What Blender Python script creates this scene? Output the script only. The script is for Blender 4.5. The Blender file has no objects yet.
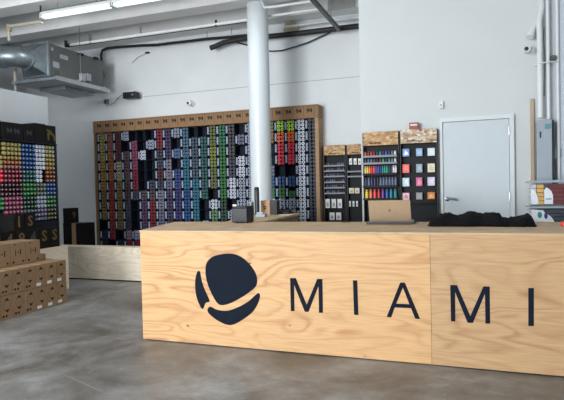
import bpy, math, random
from mathutils import Vector, Matrix
random.seed(7)
SC = bpy.context.scene
COL = SC.collection
PI = math.pi

# ------------------------------------------------------------------ camera
F = 530.0; PSI = math.radians(20); ROLL = 0.0232; CZ = 1.5
PIT = math.atan(13 / F)
fw0 = Vector((-math.sin(PSI), math.cos(PSI), 0)); r0 = Vector((math.cos(PSI), math.sin(PSI), 0)); up0 = Vector((0, 0, 1))
fw = fw0 * math.cos(PIT) - up0 * math.sin(PIT); u0 = up0 * math.cos(PIT) + fw0 * math.sin(PIT)
RX = r0 * math.cos(ROLL) - u0 * math.sin(ROLL); UP = u0 * math.cos(ROLL) + r0 * math.sin(ROLL)
cd = bpy.data.cameras.new('camera'); cam = bpy.data.objects.new('camera', cd); COL.objects.link(cam)
cd.sensor_fit = 'HORIZONTAL'; cd.sensor_width = 36; cd.lens = 36 * F / 564; cd.clip_end = 100
M = Matrix.Identity(4)
for i in range(3):
    M[i][0] = RX[i]; M[i][1] = UP[i]; M[i][2] = -fw[i]
M[0][3] = 0; M[1][3] = 0; M[2][3] = CZ
cam.matrix_world = M
SC.camera = cam

def _ray(x, y): return fw + RX * ((x - 282) / F) - UP * ((y - 200) / F)
def onY(x, y, Y):
    d = _ray(x, y); t = Y / d.y; return Vector((d.x * t, Y, CZ + d.z * t))
def onX(x, y, X):
    d = _ray(x, y); t = X / d.x; return Vector((X, d.y * t, CZ + d.z * t))
def onZ(x, y, Z):
    d = _ray(x, y); t = (Z - CZ) / d.z; return Vector((d.x * t, d.y * t, Z))

# ------------------------------------------------------------------ materials
def lin(c):
    return tuple(((v / 255) / 12.92 if v / 255 <= .04045 else ((v / 255 + .055) / 1.055) ** 2.4) for v in c)
MATS = {}
def mat(name, rgb, rough=.6, metal=0, var=.06, scale=12, emit=None, alpha=None, bump=0, stretch=(1, 1, 1), spec=.5):
    if name in MATS: return MATS[name]
    m = bpy.data.materials.new(name); m.use_nodes = True; nt = m.node_tree; n = nt.nodes; L = nt.links
    b = n['Principled BSDF']; c = lin(rgb)
    b.inputs['Roughness'].default_value = rough; b.inputs['Metallic'].default_value = metal
    b.inputs['Specular IOR Level'].default_value = spec
    tc = n.new('ShaderNodeTexCoord'); mp = n.new('ShaderNodeMapping'); mp.inputs['Scale'].default_value = stretch
    L.new(tc.outputs['Object'], mp.inputs[0])
    nz = n.new('ShaderNodeTexNoise'); nz.inputs['Scale'].default_value = scale; nz.inputs['Detail'].default_value = 4
    L.new(mp.outputs[0], nz.inputs['Vector'])
    r = n.new('ShaderNodeValToRGB')
    r.color_ramp.elements[0].position = .3; r.color_ramp.elements[1].position = .7
    r.color_ramp.elements[0].color = tuple(max(0, v * (1 - var)) for v in c) + (1,)
    r.color_ramp.elements[1].color = tuple(min(1, v * (1 + var)) for v in c) + (1,)
    L.new(nz.outputs['Fac'], r.inputs[0]); L.new(r.outputs[0], b.inputs['Base Color'])
    if bump:
        bp = n.new('ShaderNodeBump'); bp.inputs['Strength'].default_value = bump; bp.inputs['Distance'].default_value = .01
        L.new(nz.outputs['Fac'], bp.inputs['Height']); L.new(bp.outputs[0], b.inputs['Normal'])
    if emit:
        b.inputs['Emission Color'].default_value = lin(rgb) + (1,); b.inputs['Emission Strength'].default_value = emit
    if alpha is not None:
        b.inputs['Alpha'].default_value = alpha
    MATS[name] = m; return m

def plywood(name, light, mid, dark, seed=0, knots=True, gs=1.0, rough=.55):
    m = bpy.data.materials.new(name); m.use_nodes = True; nt = m.node_tree; n = nt.nodes; L = nt.links
    b = n['Principled BSDF']; b.inputs['Roughness'].default_value = rough
    tc = n.new('ShaderNodeTexCoord'); mp = n.new('ShaderNodeMapping')
    mp.inputs['Location'].default_value = (seed * 3.1, seed * 1.7, seed * 2.3); mp.inputs['Scale'].default_value = (gs * .5, gs * .5, gs * 2.3)
    L.new(tc.outputs['Object'], mp.inputs[0])
    # broad field whose level lines make the cathedral figure
    f = n.new('ShaderNodeTexNoise'); f.inputs['Scale'].default_value = 1.25; f.inputs['Detail'].default_value = 2.4; f.inputs['Roughness'].default_value = .45; f.inputs['Distortion'].default_value = .55
    L.new(mp.outputs[0], f.inputs['Vector'])
    mu = n.new('ShaderNodeMath'); mu.operation = 'MULTIPLY'; mu.inputs[1].default_value = 15; L.new(f.outputs['Fac'], mu.inputs[0])
    fr = n.new('ShaderNodeMath'); fr.operation = 'FRACT'; L.new(mu.outputs[0], fr.inputs[0])
    r = n.new('ShaderNodeValToRGB'); cr = r.color_ramp
    cr.elements[0].position = 0; cr.elements[0].color = lin(mid) + (1,)
    cr.elements[1].position = 1; cr.elements[1].color = lin(mid) + (1,)
    for p, c in ((.2, light), (.55, light), (.86, dark)):
        e = cr.elements.new(p); e.color = lin(c) + (1,)
    L.new(fr.outputs[0], r.inputs[0])
    # fine fibre
    mp2 = n.new('ShaderNodeMapping'); mp2.inputs['Scale'].default_value = (1.5, 1.5, 40); L.new(tc.outputs['Object'], mp2.inputs[0])
    g = n.new('ShaderNodeTexNoise'); g.inputs['Scale'].default_value = 3; g.inputs['Detail'].default_value = 4; L.new(mp2.outputs[0], g.inputs['Vector'])
    big = n.new('ShaderNodeTexNoise'); big.inputs['Scale'].default_value = 1.6; big.inputs['Detail'].default_value = 2; L.new(mp.outputs[0], big.inputs['Vector'])
    mask = n.new('ShaderNodeMapRange'); mask.inputs['From Min'].default_value = .42; mask.inputs['From Max'].default_value = .62; mask.inputs['To Min'].default_value = .25; mask.inputs['To Max'].default_value = .7
    L.new(big.outputs['Fac'], mask.inputs['Value'])
    mixa = n.new('ShaderNodeMix'); mixa.data_type = 'RGBA'; mixa.inputs[6].default_value = lin(light) + (1,)
    L.new(mask.outputs[0], mixa.inputs[0]); L.new(r.outputs[0], mixa.inputs[7])
    mr = n.new('ShaderNodeMapRange'); mr.inputs['From Min'].default_value = .3; mr.inputs['From Max'].default_value = .7; mr.inputs['To Min'].default_value = .86; mr.inputs['To Max'].default_value = 1.06
    L.new(g.outputs['Fac'], mr.inputs['Value'])
    mx = n.new('ShaderNodeMix'); mx.data_type = 'RGBA'; mx.blend_type = 'MULTIPLY'; mx.inputs[0].default_value = 1
    L.new(mixa.outputs[2], mx.inputs[6]); L.new(mr.outputs[0], mx.inputs[7])
    out = mx.outputs[2]
    if knots:
        vo = n.new('ShaderNodeTexVoronoi'); vo.inputs['Scale'].default_value = 2.2
        mp3 = n.new('ShaderNodeMapping'); mp3.inputs['Scale'].default_value = (1, 1, 1.6); mp3.inputs['Location'].default_value = (seed, seed, seed)
        L.new(tc.outputs['Object'], mp3.inputs[0]); L.new(mp3.outputs[0], vo.inputs['Vector'])
        kr = n.new('ShaderNodeMapRange'); kr.inputs['From Min'].default_value = .02; kr.inputs['From Max'].default_value = .045
        L.new(vo.outputs['Distance'], kr.inputs['Value'])
        mk = n.new('ShaderNodeMix'); mk.data_type = 'RGBA'; mk.inputs[6].default_value = lin((90, 52, 28)) + (1,)
        L.new(kr.outputs[0], mk.inputs[0]); L.new(out, mk.inputs[7]); out = mk.outputs[2]
    L.new(out, b.inputs['Base Color'])
    MATS[name] = m; return m

def concrete():
    m = bpy.data.materials.new('polished_concrete'); m.use_nodes = True; nt = m.node_tree; n = nt.nodes; L = nt.links
    b = n['Principled BSDF']
    tc = n.new('ShaderNodeTexCoord')
    a = n.new('ShaderNodeTexNoise'); a.inputs['Scale'].default_value = .9; a.inputs['Detail'].default_value = 7; a.inputs['Roughness'].default_value = .62; a.inputs['Distortion'].default_value = .6
    c = n.new('ShaderNodeTexNoise'); c.inputs['Scale'].default_value = 5; c.inputs['Detail'].default_value = 6; c.inputs['Roughness'].default_value = .7
    sp = n.new('ShaderNodeTexNoise'); sp.inputs['Scale'].default_value = 38; sp.inputs['Detail'].default_value = 2
    for t in (a, c, sp): L.new(tc.outputs['Object'], t.inputs['Vector'])
    r = n.new('ShaderNodeValToRGB'); e = r.color_ramp.elements
    e[0].position = .36; e[0].color = lin((98, 93, 85)) + (1,); e[1].position = .66; e[1].color = lin((160, 162, 163)) + (1,)
    L.new(a.outputs['Fac'], r.inputs[0])
    r2 = n.new('ShaderNodeValToRGB'); e = r2.color_ramp.elements
    e[0].position = .35; e[0].color = (.68, .67, .65, 1); e[1].position = .68; e[1].color = (1.12, 1.12, 1.12, 1)
    L.new(c.outputs['Fac'], r2.inputs[0])
    mx = n.new('ShaderNodeMix'); mx.data_type = 'RGBA'; mx.blend_type = 'MULTIPLY'; mx.inputs[0].default_value = 1
    L.new(r.outputs[0], mx.inputs[6]); L.new(r2.outputs[0], mx.inputs[7])
    r3 = n.new('ShaderNodeMapRange'); r3.inputs['From Min'].default_value = .70; r3.inputs['From Max'].default_value = .76
    L.new(sp.outputs['Fac'], r3.inputs['Value'])
    mk = n.new('ShaderNodeMix'); mk.data_type = 'RGBA'; mk.inputs[7].default_value = lin((170, 170, 165)) + (1,)
    L.new(r3.outputs[0], mk.inputs[0]); L.new(mx.outputs[2], mk.inputs[6])
    L.new(mk.outputs[2], b.inputs['Base Color'])
    rr = n.new('ShaderNodeMapRange'); rr.inputs['To Min'].default_value = .28; rr.inputs['To Max'].default_value = .6
    L.new(c.outputs['Fac'], rr.inputs['Value']); L.new(rr.outputs[0], b.inputs['Roughness'])
    bp = n.new('ShaderNodeBump'); bp.inputs['Strength'].default_value = .05; bp.inputs['Distance'].default_value = .01
    L.new(c.outputs['Fac'], bp.inputs['Height']); L.new(bp.outputs[0], b.inputs['Normal'])
    return m

# ------------------------------------------------------------------ mesh builder
class MB:
    def __init__(s): s.v = []; s.f = []; s.m = []
    def _add(s, vs, fs, mi):
        o = len(s.v); s.v += [tuple(v) for v in vs]
        for f in fs: s.f.append(tuple(o + i for i in f)); s.m.append(mi)
    def box(s, a, b, mi=0):
        x0, y0, z0 = a; x1, y1, z1 = b
        if x0 > x1: x0, x1 = x1, x0
        if y0 > y1: y0, y1 = y1, y0
        if z0 > z1: z0, z1 = z1, z0
        s._add([(x0,y0,z0),(x1,y0,z0),(x1,y1,z0),(x0,y1,z0),(x0,y0,z1),(x1,y0,z1),(x1,y1,z1),(x0,y1,z1)],
               [(0,3,2,1),(4,5,6,7),(0,1,5,4),(1,2,6,5),(2,3,7,6),(3,0,4,7)], mi); return s
    def prism(s, poly, d, mi=0):
        """poly: list of 3-D points (planar), d: extrusion vector"""
        n = len(poly); d = Vector(d); p = [Vector(q) for q in poly]
        nr = Vector((0, 0, 0))
        for i in range(n):
            nr += p[i].cross(p[(i + 1) % n])
        if nr.dot(d) > 0: p.reverse()
        vs = p + [q + d for q in p]
        fs = [tuple(range(n)), tuple(range(2 * n - 1, n - 1, -1))]
        for i in range(n):
            j = (i + 1) % n; fs.append((j, i, n + i, n + j))
        s._add(vs, fs, mi); return s
    def lathe(s, prof, c=(0, 0, 0), axis='z', seg=16, mi=0, mis=None):
        """prof: list of (r, h); closed at r=0 ends"""
        c = Vector(c)
        def pt(r, h, a):
            x, y = r * math.cos(a), r * math.sin(a)
            q = {'z': (x, y, h), 'x': (h, x, y), 'y': (y, h, x), '-y': (x, -h, y)}[axis]
            return c + Vector(q)
        o = len(s.v); idx = []
        for (r, h) in prof:
            if r < 1e-6: idx.append([len(s.v)]); s.v.append(tuple(pt(0, h, 0)))
            else:
                row = []
                for k in range(seg):
                    row.append(len(s.v)); s.v.append(tuple(pt(r, h, 2 * PI * k / seg)))
                idx.append(row)
        for i in range(len(prof) - 1):
            A, B = idx[i], idx[i + 1]; mm = mis[i] if mis else mi
            for k in range(seg):
                k2 = (k + 1) % seg
                if len(A) == 1 and len(B) == 1: continue
                if len(A) == 1: f = (A[0], B[k2], B[k])
                elif len(B) == 1: f = (A[k], A[k2], B[0])
                else: f = (A[k], A[k2], B[k2], B[k])
                s.f.append(f); s.m.append(mm)
        return s
    def cyl(s, a, b, r, seg=12, mi=0, r2=None):
        return s.tube([a, b], r, seg, mi, r2)
    def tube(s, pts, r, seg=8, mi=0, r2=None):
        P = [Vector(p) for p in pts]; n = len(P); rows = []
        ref = None
        for i, p in enumerate(P):
            t = (P[min(i + 1, n - 1)] - P[max(i - 1, 0)]).normalized()
            if ref is None:
                ref = Vector((0, 0, 1)) if abs(t.z) < .9 else Vector((1, 0, 0))
            u = (ref - t * ref.dot(t)).normalized(); w = t.cross(u); ref = u
            rr = r if r2 is None else r + (r2 - r) * i / (n - 1)
            row = []
            for k in range(seg):
                a = 2 * PI * k / seg
                row.append(len(s.v)); s.v.append(tuple(p + (u * math.cos(a) + w * math.sin(a)) * rr))
            rows.append(row)
        for i in range(n - 1):
            for k in range(seg):
                k2 = (k + 1) % seg
                s.f.append((rows[i][k], rows[i][k2], rows[i + 1][k2], rows[i + 1][k])); s.m.append(mi)
        s.f.append(tuple(reversed(rows[0]))); s.m.append(mi); s.f.append(tuple(rows[-1])); s.m.append(mi)
        return s
    def mesh(s, name, mats):
        me = bpy.data.meshes.new(name); me.from_pydata(s.v, [], s.f)
        if not isinstance(mats, (list, tuple)): mats = [mats]
        for m in mats: me.materials.append(m)
        me.polygons.foreach_set('material_index', s.m); me.validate(); me.update(); return me

def smooth(me, ang=35):
    for p in me.polygons: p.use_smooth = True
    try: me.set_sharp_from_angle(angle=math.radians(ang))
    except Exception: pass

def tag(o, label=None, cat=None, group=None, kind=None):
    if label: o['label'] = label
    if cat: o['category'] = cat
    if group: o['group'] = group
    if kind: o['kind'] = kind
    return o
def obj(name, mb, mats, parent=None, loc=(0, 0, 0), bevel=0, sm=False):
    me = mb.mesh(name, mats) if isinstance(mb, MB) else mb
    if sm: smooth(me)
    o = bpy.data.objects.new(name, me); COL.objects.link(o); o.location = loc
    if parent: o.parent = parent
    if bevel:
        b = o.modifiers.new('bevel', 'BEVEL'); b.width = bevel; b.segments = 2; b.limit_method = 'ANGLE'
    return o
def thing(name, label, cat, loc=(0, 0, 0), group=None):
    o = bpy.data.objects.new(name, None); COL.objects.link(o); o.location = loc; o.empty_display_size = .1
    return tag(o, label, cat, group)
def loc_mb(parent):  # children are modelled in world coordinates: shift back
    return Vector((-parent.location.x, -parent.location.y, -parent.location.z))
def part(name, mb, mats, parent, bevel=0, sm=False, label=None):
    o = obj(name, mb, mats, parent, loc_mb(parent), bevel, sm)
    if label: o['label'] = label
    return o
def struct(name, mb, mats, label, cat, bevel=0, parent=None):
    o = obj(name, mb, mats, parent, bevel=bevel)
    if parent is None: tag(o, label, cat)
    o['kind'] = 'structure'
    return o
def text_mesh(s, size, mats, ext=.001, axis='Y'):
    cu = bpy.data.curves.new('t', 'FONT'); cu.body = s; cu.size = size; cu.extrude = ext; cu.align_x = 'CENTER'; cu.align_y = 'CENTER'
    cu.resolution_u = 2; cu.offset = size * .022
    to = bpy.data.objects.new('t', cu); COL.objects.link(to)
    bpy.context.view_layer.update()
    me = bpy.data.meshes.new_from_object(to.evaluated_get(bpy.context.evaluated_depsgraph_get()))
    bpy.data.objects.remove(to)
    # stand the text up: facing -Y or +X
    if axis == 'Y': me.transform(Matrix.Rotation(PI / 2, 4, 'X'))
    else: me.transform(Matrix.Rotation(PI / 2, 4, 'Z') @ Matrix.Rotation(PI / 2, 4, 'X'))
    me.materials.clear(); me.materials.append(mats)
    return me
ORD = ['', 'first', 'second', 'third', 'fourth', 'fifth', 'sixth', 'seventh', 'eighth', 'ninth', 'tenth', 'eleventh', 'twelfth', 'thirteenth',
       'fourteenth', 'fifteenth', 'sixteenth', 'seventeenth', 'eighteenth', 'nineteenth', 'twentieth', 'twenty-first', 'twenty-second', 'twenty-third', 'twenty-fourth']

# common materials
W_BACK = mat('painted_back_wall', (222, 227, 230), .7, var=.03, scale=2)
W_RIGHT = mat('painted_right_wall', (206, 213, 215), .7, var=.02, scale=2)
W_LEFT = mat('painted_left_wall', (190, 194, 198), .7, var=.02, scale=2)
CEIL = mat('painted_ceiling', (232, 233, 233), .8, var=.05, scale=3)
JOIST = mat('painted_joist', (232, 233, 233), .8, var=.05, scale=3)
WHITE = mat('white_paint', (222, 226, 228), .5, var=.02)
OFFW = mat('cream_conduit', (184, 178, 162), .5)
GALV = mat('galvanized_steel', (150, 160, 166), .38, .75, .18, 5)
GALVD = mat('dull_galvanized_panel', (112, 114, 112), .55, .35, .08, 3)
STEEL = mat('brushed_steel', (170, 172, 175), .3, .9)
BLACK = mat('black_plastic', (22, 23, 26), .5)
BLACKM = mat('black_metal', (18, 20, 26), .6, spec=.3)
NAVY = mat('dark_rack_interior', (18, 26, 42), .7, spec=.3)
VINYL = mat('black_vinyl', (24, 31, 44), .85, var=.05, spec=.12)
KRAFT = mat('kraft_board', (142, 110, 80), .8, var=.05, scale=8)
KRAFTD = mat('kraft_carton', (150, 122, 92), .85, var=.07, scale=8)
PRINT = mat('dark_print', (30, 22, 18), .8)
PAPER = mat('white_paper', (232, 232, 230), .7)
PLY = plywood('counter_plywood', (216, 174, 124), (202, 154, 102), (176, 120, 72), seed=2.2)
PLY2 = plywood('counter_plywood_pale', (198, 162, 120), (184, 142, 100), (158, 112, 72), seed=4.9)
PLYTOP = plywood('worktop_plywood', (204, 174, 138), (192, 160, 124), (168, 136, 102), seed=7, knots=False)
PLYB = plywood('bench_plywood', (248, 236, 216), (242, 226, 202), (226, 204, 176), seed=9)
def flakes(name, cols, sc):
    m = bpy.data.materials.new(name); m.use_nodes = True; nt = m.node_tree; n = nt.nodes; L = nt.links; b = n['Principled BSDF']; b.inputs['Roughness'].default_value = .7
    tc = n.new('ShaderNodeTexCoord'); mp = n.new('ShaderNodeMapping'); mp.inputs['Scale'].default_value = (1, 1, 1.7); L.new(tc.outputs['Object'], mp.inputs[0])
    v = n.new('ShaderNodeTexVoronoi'); v.inputs['Scale'].default_value = sc; L.new(mp.outputs[0], v.inputs['Vector'])
    se = n.new('ShaderNodeSeparateColor'); L.new(v.outputs['Color'], se.inputs[0])
    r = n.new('ShaderNodeValToRGB'); L.new(se.outputs[0], r.inputs[0]); e = r.color_ramp.elements
    e[0].color = lin(cols[0]) + (1,); e[1].color = lin(cols[-1]) + (1,)
    for k_, c_ in enumerate(cols[1:-1]): q_ = e.new((k_ + 1) / (len(cols) - 1)); q_.color = lin(c_) + (1,)
    L.new(r.outputs[0], b.inputs['Base Color']); MATS[name] = m; return m
PLYS = flakes('flake_board', [(140, 100, 66), (186, 148, 104), (208, 174, 130), (160, 118, 78), (222, 196, 156)], 26)
TUBE = mat('fluorescent_tube', (232, 243, 255), .4, emit=1.1)

# ------------------------------------------------------------------ room shell
XL, XR, YF, YB, ZC = -9.4, 3.2, -4.5, 9.25, 4.8
struct('floor', MB().box((XL, YF - 3, -.12), (XR, YB + .1, 0)), concrete(), 'mottled grey polished concrete floor of the shop', 'floor')
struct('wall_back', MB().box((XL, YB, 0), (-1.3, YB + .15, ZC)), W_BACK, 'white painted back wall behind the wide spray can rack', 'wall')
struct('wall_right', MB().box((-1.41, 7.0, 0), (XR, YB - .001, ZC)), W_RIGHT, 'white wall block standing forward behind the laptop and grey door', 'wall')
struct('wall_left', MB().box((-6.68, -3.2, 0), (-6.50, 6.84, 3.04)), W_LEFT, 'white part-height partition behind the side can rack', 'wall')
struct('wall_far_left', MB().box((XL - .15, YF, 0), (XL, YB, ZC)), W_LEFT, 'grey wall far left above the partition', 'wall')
struct('wall_far_right', MB().box((XR, YF, 0), (XR + .15, YB, ZC)), W_RIGHT, 'white side wall right of the counter', 'wall')
wf = MB(); wf.box((XL, YF - .15, 4.35), (XR, YF, ZC)); wf.box((XL, YF - .15, 0), (-6.6, YF, 4.35)); wf.box((.8, YF - .15, 0), (XR, YF, 4.35))
struct('wall_front', wf, W_RIGHT, 'white front wall around the shop window', 'wall')
struct('ceiling', MB().box((XL, YF, ZC), (XR, YB + .15, ZC + .12)), CEIL, 'white painted ceiling deck between the joists', 'ceiling')
k = 0
for y in (-3.1, -1.9, -.7, .5, 1.7, 2.9, 4.1, 5.3, 6.5, 7.7, 8.9):
    x1 = XR if y < 6.5 else -1.43
    k += 1
    mb = MB().prism([(XL, y, 4.45), (XL, y + .34, 4.45), (XL, y + .42, ZC), (XL, y - .06, ZC)] if y < 8.8 else [(XL, y, 4.5), (XL, YB, 4.5), (XL, YB, ZC), (XL, y - .06, ZC)], (x1 - XL, 0, 0))
    struct('trim_%d' % k, mb, JOIST, 'white painted ceiling joist, %s from the back wall' % ORD[12 - k], 'ceiling joist')
# seam line on the back wall
a = onY(141, 99.5, YB); b = onY(359, 83.5, YB)
struct('trim_13', MB().box((-7.0, YB - .004, 3.40), (-1.42, YB, 3.408)), mat('wall_seam', (150, 156, 160), .8), 'thin horizontal joint line on the upper back wall', 'wall joint')

# floor cracks and scuffs
def crack(pts, w, label):
    P = [onZ(x, y, 0) for x, y in pts]; mb = MB()
    for i in range(len(P) - 1):
        d = (P[i + 1] - P[i]); d.z = 0; d.normalize(); s_ = Vector((-d.y, d.x, 0)) * w
        mb.prism([P[i] - s_, P[i + 1] - s_ * .7, P[i + 1] + s_ * .7, P[i] + s_], (0, 0, .0012))
    return tag(obj('floor_scratch', mb, mat('pale_scratch', (132, 130, 124), .6)), label, 'floor mark')
crack([(57, 371), (72, 378), (92, 387), (110, 395)], .006, 'long pale scratch on the floor at lower left')
crack([(400, 362.8), (440, 366.5), (500, 373)], .008, 'pale streak on the floor along the foot of the counter')
crack([(88, 373), (95, 368)], .006, 'short pale scuff on the floor beside a dark patch')
crack([(124, 369), (128, 373)], .008, 'short white scuff on the floor left of the counter')

# ------------------------------------------------------------------ front counter
YC = 4.48; XS = -.35; XLc = -3.148; XRc = 2.1; HT = 1.1
ct = thing('plywood_counter', 'large plywood sales counter with black round logo and lettering on its front', 'counter', (-.5, 4.9, 0))
part('front_panel', MB().box((XLc, YC, .01), (XS - .001, YC + .018, HT - .02)), PLY, ct, .0015)
part('front_panel', MB().box((XS + .001, YC, .01), (XRc, YC + .018, HT - .02)), PLY2, ct, .0015)
top = MB().prism([(XLc - .004, YC - .004, HT - .02), (XRc, YC - .004, HT - .02), (XRc, 5.72, HT - .02), (-3.5, 5.72, HT - .02)], (0, 0, .02))
part('worktop', top, PLYTOP, ct, .002)
part('side_panel', MB().prism([(XLc, YC + .019, 0), (XLc + .018, YC + .019, 0), (-3.462, 5.68, 0), (-3.48, 5.68, 0)], (0, 0, HT - .022)), PLY, ct)
part('rear_panel', MB().box((-3.45, 5.60, 0), (XRc, 5.62, HT - .022)), PLY2, ct)
part('base_frame', MB().box((XLc + .05, YC + .02, 0), (XRc, YC + .06, .1)), BLACKM, ct)
def yc(pts): return [onY(x, y, YC) for x, y in pts]
def dec(name, polys, label=None):
    mb = MB()
    for p in polys: mb.prism(yc(p), (0, -.0015, 0))
    return part(name, mb, VINYL, ct, label=label)
def letterM(x0, x1, yt0, yt1, yb0, yb1, s, vx0, vx1, vyt, vyb, nt):
    vm = (vx0 + vx1) / 2
    return [[(x0, yt0), (x0 + nt, yt0 + .1), (vm, vyt), (x1 - nt, yt1 - .1), (x1 - .5, yt1), (x1, yb1), (x1 - s, yb1 - .1), (x1 - s - .5, yt1 + 7.2),
             (vx1 + .2, vyb), (vx0 - .2, vyb - .1), (x0 + s + .1, yt0 + 7.0), (x0 + s + .4, yb0 + .1), (x0 + .8, yb0)]]
dec('letter', letterM(290.1, 323.0, 278, 279, 311, 312.8, 4.0, 305.0, 308.4, 304.6, 311.8, 5.8), 'black letter M, first of the word')
dec('letter', [[(352.9, 280.2), (357.3, 280.4), (358.5, 315), (354.1, 314.8)]], 'black letter I, second of the word')
dec('letter', [[(400.2, 282.5), (402.6, 282.5), (402.9, 287.6), (396.3, 303.6), (403.5, 303.9), (403.6, 307.8), (394.8, 307.4), (391.2, 317.4), (386.7, 316.8)],
               [(402.6, 282.5), (404.9, 282.6), (420.2, 319), (415.2, 318.7), (411.0, 308.1), (403.6, 307.8), (403.5, 303.9), (409.4, 304.2), (402.9, 287.6)]], 'black letter A, third of the word')
dec('letter', letterM(450.2, 490.2, 285, 286.5, 321.3, 323.6, 4.8, 467.8, 472.8, 316, 322.9, 6.8), 'black letter M, fourth of the word')
dec('letter', [[(528.3, 288), (533.9, 288), (533.9, 326), (528.3, 326)]], 'black letter I, last of the word')
def cr(pts, n=6):
    out = []; N = len(pts)
    for i in range(N):
        p0, p1, p2, p3 = (Vector(pts[(i + j) % N]) for j in (-1, 0, 1, 2))
        for k in range(n):
            t = k / n
            q = .5 * ((2 * p1) + (p2 - p0) * t + (2 * p0 - 5 * p1 + 4 * p2 - p3) * t * t + (3 * p1 - p0 - 3 * p2 + p3) * t ** 3)
            out.append((q.x, q.y))
    return out
def lg(pts): return cr([(190 + x / 4.706, 245 + y / 4.706) for x, y in pts])
logo = [lg([(150, 43), (200, 41), (245, 58), (285, 95), (312, 140), (315, 182), (295, 210), (245, 245), (190, 274), (150, 283), (128, 272), (105, 235), (82, 180), (73, 130), (78, 85), (105, 56)]),
        lg([(40, 122), (48, 128), (55, 165), (68, 205), (84, 240), (93, 263), (88, 268), (74, 273), (66, 292), (60, 301), (50, 292), (34, 255), (25, 210), (25, 165), (32, 132)]),
        lg([(322, 226), (330, 240), (320, 275), (295, 315), (250, 350), (205, 374), (170, 374), (125, 352), (92, 325), (82, 308), (88, 293), (100, 291), (130, 305), (175, 309), (225, 293), (275, 265), (305, 238)])]
dec('logo', logo, 'black round emblem of one disc and two crescents')

rc = thing('return_counter', 'narrow wooden counter arm running back from the sales counter beside the pillar', 'counter', (-2.8, 6.6, 0))
poly = [(-2.80, 5.73), (-3.33, 7.58), (-2.46, 7.58), (-2.34, 5.73)]
part('worktop', MB().prism([(x, y, 1.072) for x, y in poly], (0, 0, .028)), PLYTOP, rc, .002)
poly2 = [(-2.76, 5.75), (-3.27, 7.55), (-2.49, 7.55), (-2.37, 5.75)]
part('body', MB().prism([(x, y, 0) for x, y in poly2], (0, 0, 1.07)), mat('dark_counter_side', (150, 122, 92), .7), rc)

# ------------------------------------------------------------------ bench behind
bn = thing('plywood_bench', 'long low plywood bench in front of the spray can rack', 'bench', (-5, 7.4, 0))
part('front_panel', MB().box((-6.45, 7.30, .02), (-3.6, 7.32, .545)), PLYB, bn, .002)
part('bench_top', MB().box((-6.95, 7.285, .545), (-3.6, 7.52, .565)), PLYB, bn, .002)
part('front_panel', MB().box((-6.95, 7.30, .02), (-6.452, 7.32, .545)), PLYB, bn, .002)
part('rear_panel', MB().box((-6.95, 7.50, 0), (-3.6, 7.518, .545)), PLYB, bn)
part('plinth', MB().box((-6.93, 7.325, 0), (-3.62, 7.36, .06)), BLACKM, bn)

# ------------------------------------------------------------------ spray cans
BODY = mat('can_body', (34, 40, 56), .45, .2)
NOZ = mat('can_nozzle', (180, 184, 192), .5)
PAL = {'Yl': ('yellow', (226, 204, 84)), 'Go': ('gold', (222, 172, 50)), 'Oc': ('ochre', (176, 142, 70)), 'Sa': ('salmon', (214, 120, 96)),
       'Or': ('orange', (232, 122, 44)), 'Ro': ('vermilion', (206, 66, 40)), 'Mr': ('maroon', (132, 50, 52)), 'Pg': ('pale yellow', (222, 216, 168)),
       'Gr': ('grey', (160, 170, 190)), 'Bm': ('brown', (128, 96, 98)), 'Ds': ('slate', (86, 88, 112)), 'Pk': ('dusty pink', (208, 160, 170)),
       'Cr': ('crimson', (200, 44, 72)), 'Mg': ('magenta', (216, 84, 132)), 'Wh': ('white', (212, 218, 232)), 'Pl': ('plum', (126, 82, 128)),
       'Rd': ('dark red', (190, 42, 52)), 'Wl': ('pale lilac', (176, 170, 200)), 'Lv': ('lavender', (150, 148, 196)), 'Pu': ('purple', (98, 76, 136)),
       'Lb': ('pale blue', (190, 204, 236)), 'Bl': ('light blue', (108, 150, 220)), 'Bu': ('blue', (66, 98, 200)), 'In': ('indigo', (72, 66, 164)),
       'Sk': ('sky blue', (92, 150, 196)), 'Cy': ('cyan', (38, 160, 200)), 'Az': ('azure', (28, 104, 208)), 'St': ('slate blue', (90, 118, 142)),
       'Tg': ('teal', (52, 132, 132)), 'Ol': ('olive', (144, 158, 74)), 'Yg': ('yellow green', (180, 190, 50)), 'Lg': ('light green', (136, 196, 132)),
       'Em': ('emerald', (50, 160, 104)), 'Gn': ('green', (50, 170, 66)), 'Gd': ('dark green', (44, 104, 66)), 'Dg': ('dark grey', (92, 88, 98)),
       'Li': ('lime', (176, 224, 50)), 'OO': ('bright orange', (250, 106, 38)), 'Re': ('red', (232, 42, 66)), 'Nv': ('navy', (44, 54, 86)),
       'Br': ('umber', (104, 78, 62)), 'Py': ('primrose', (218, 208, 120)), 'Ob': ('rust', (190, 92, 36)), 'Dm': ('dark maroon', (96, 34, 48)),
       'Gg': ('sage', (128, 152, 128)), 'Bg': ('grey teal', (92, 124, 138)), 'Oo': ('dark olive', (112, 104, 48))}
def canmat(c):
    r, g_, b_ = PAL[c][1]; k_ = 1.0 if c in ('Li', 'OO', 'Re', 'Wh', 'Gr') else .76; m_ = (r + g_ + b_) / 3; q_ = 0 if k_ == 1 else .2
    return mat('cap_' + PAL[c][0].replace(' ', '_'), tuple(max(0, (v * (1 - q_) + m_ * q_) * k_) for v in (r, g_, b_)), .5, var=.04)
PROF = [(0, 0), (.0308, 0), (.0312, .006), (.0312, .125), (.027, .145), (.0278, .147), (.0278, .178), (.025, .186), (.0085, .186), (.0085, .194), (0, .194)]
PMI = [0, 0, 0, 0, 0, 1, 1, 1, 2, 2]
PROFW = [(0, 0), (.0308, 0), (.0312, .006), (.0312, .125), (.029, .143), (.0298, .146), (.0298, .182), (.0285, .186), (.0125, .186), (.0115, .176), (0, .176)]
HOLE = mat('valve_recess', (26, 32, 46), .6)
CANS = {}
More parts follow.
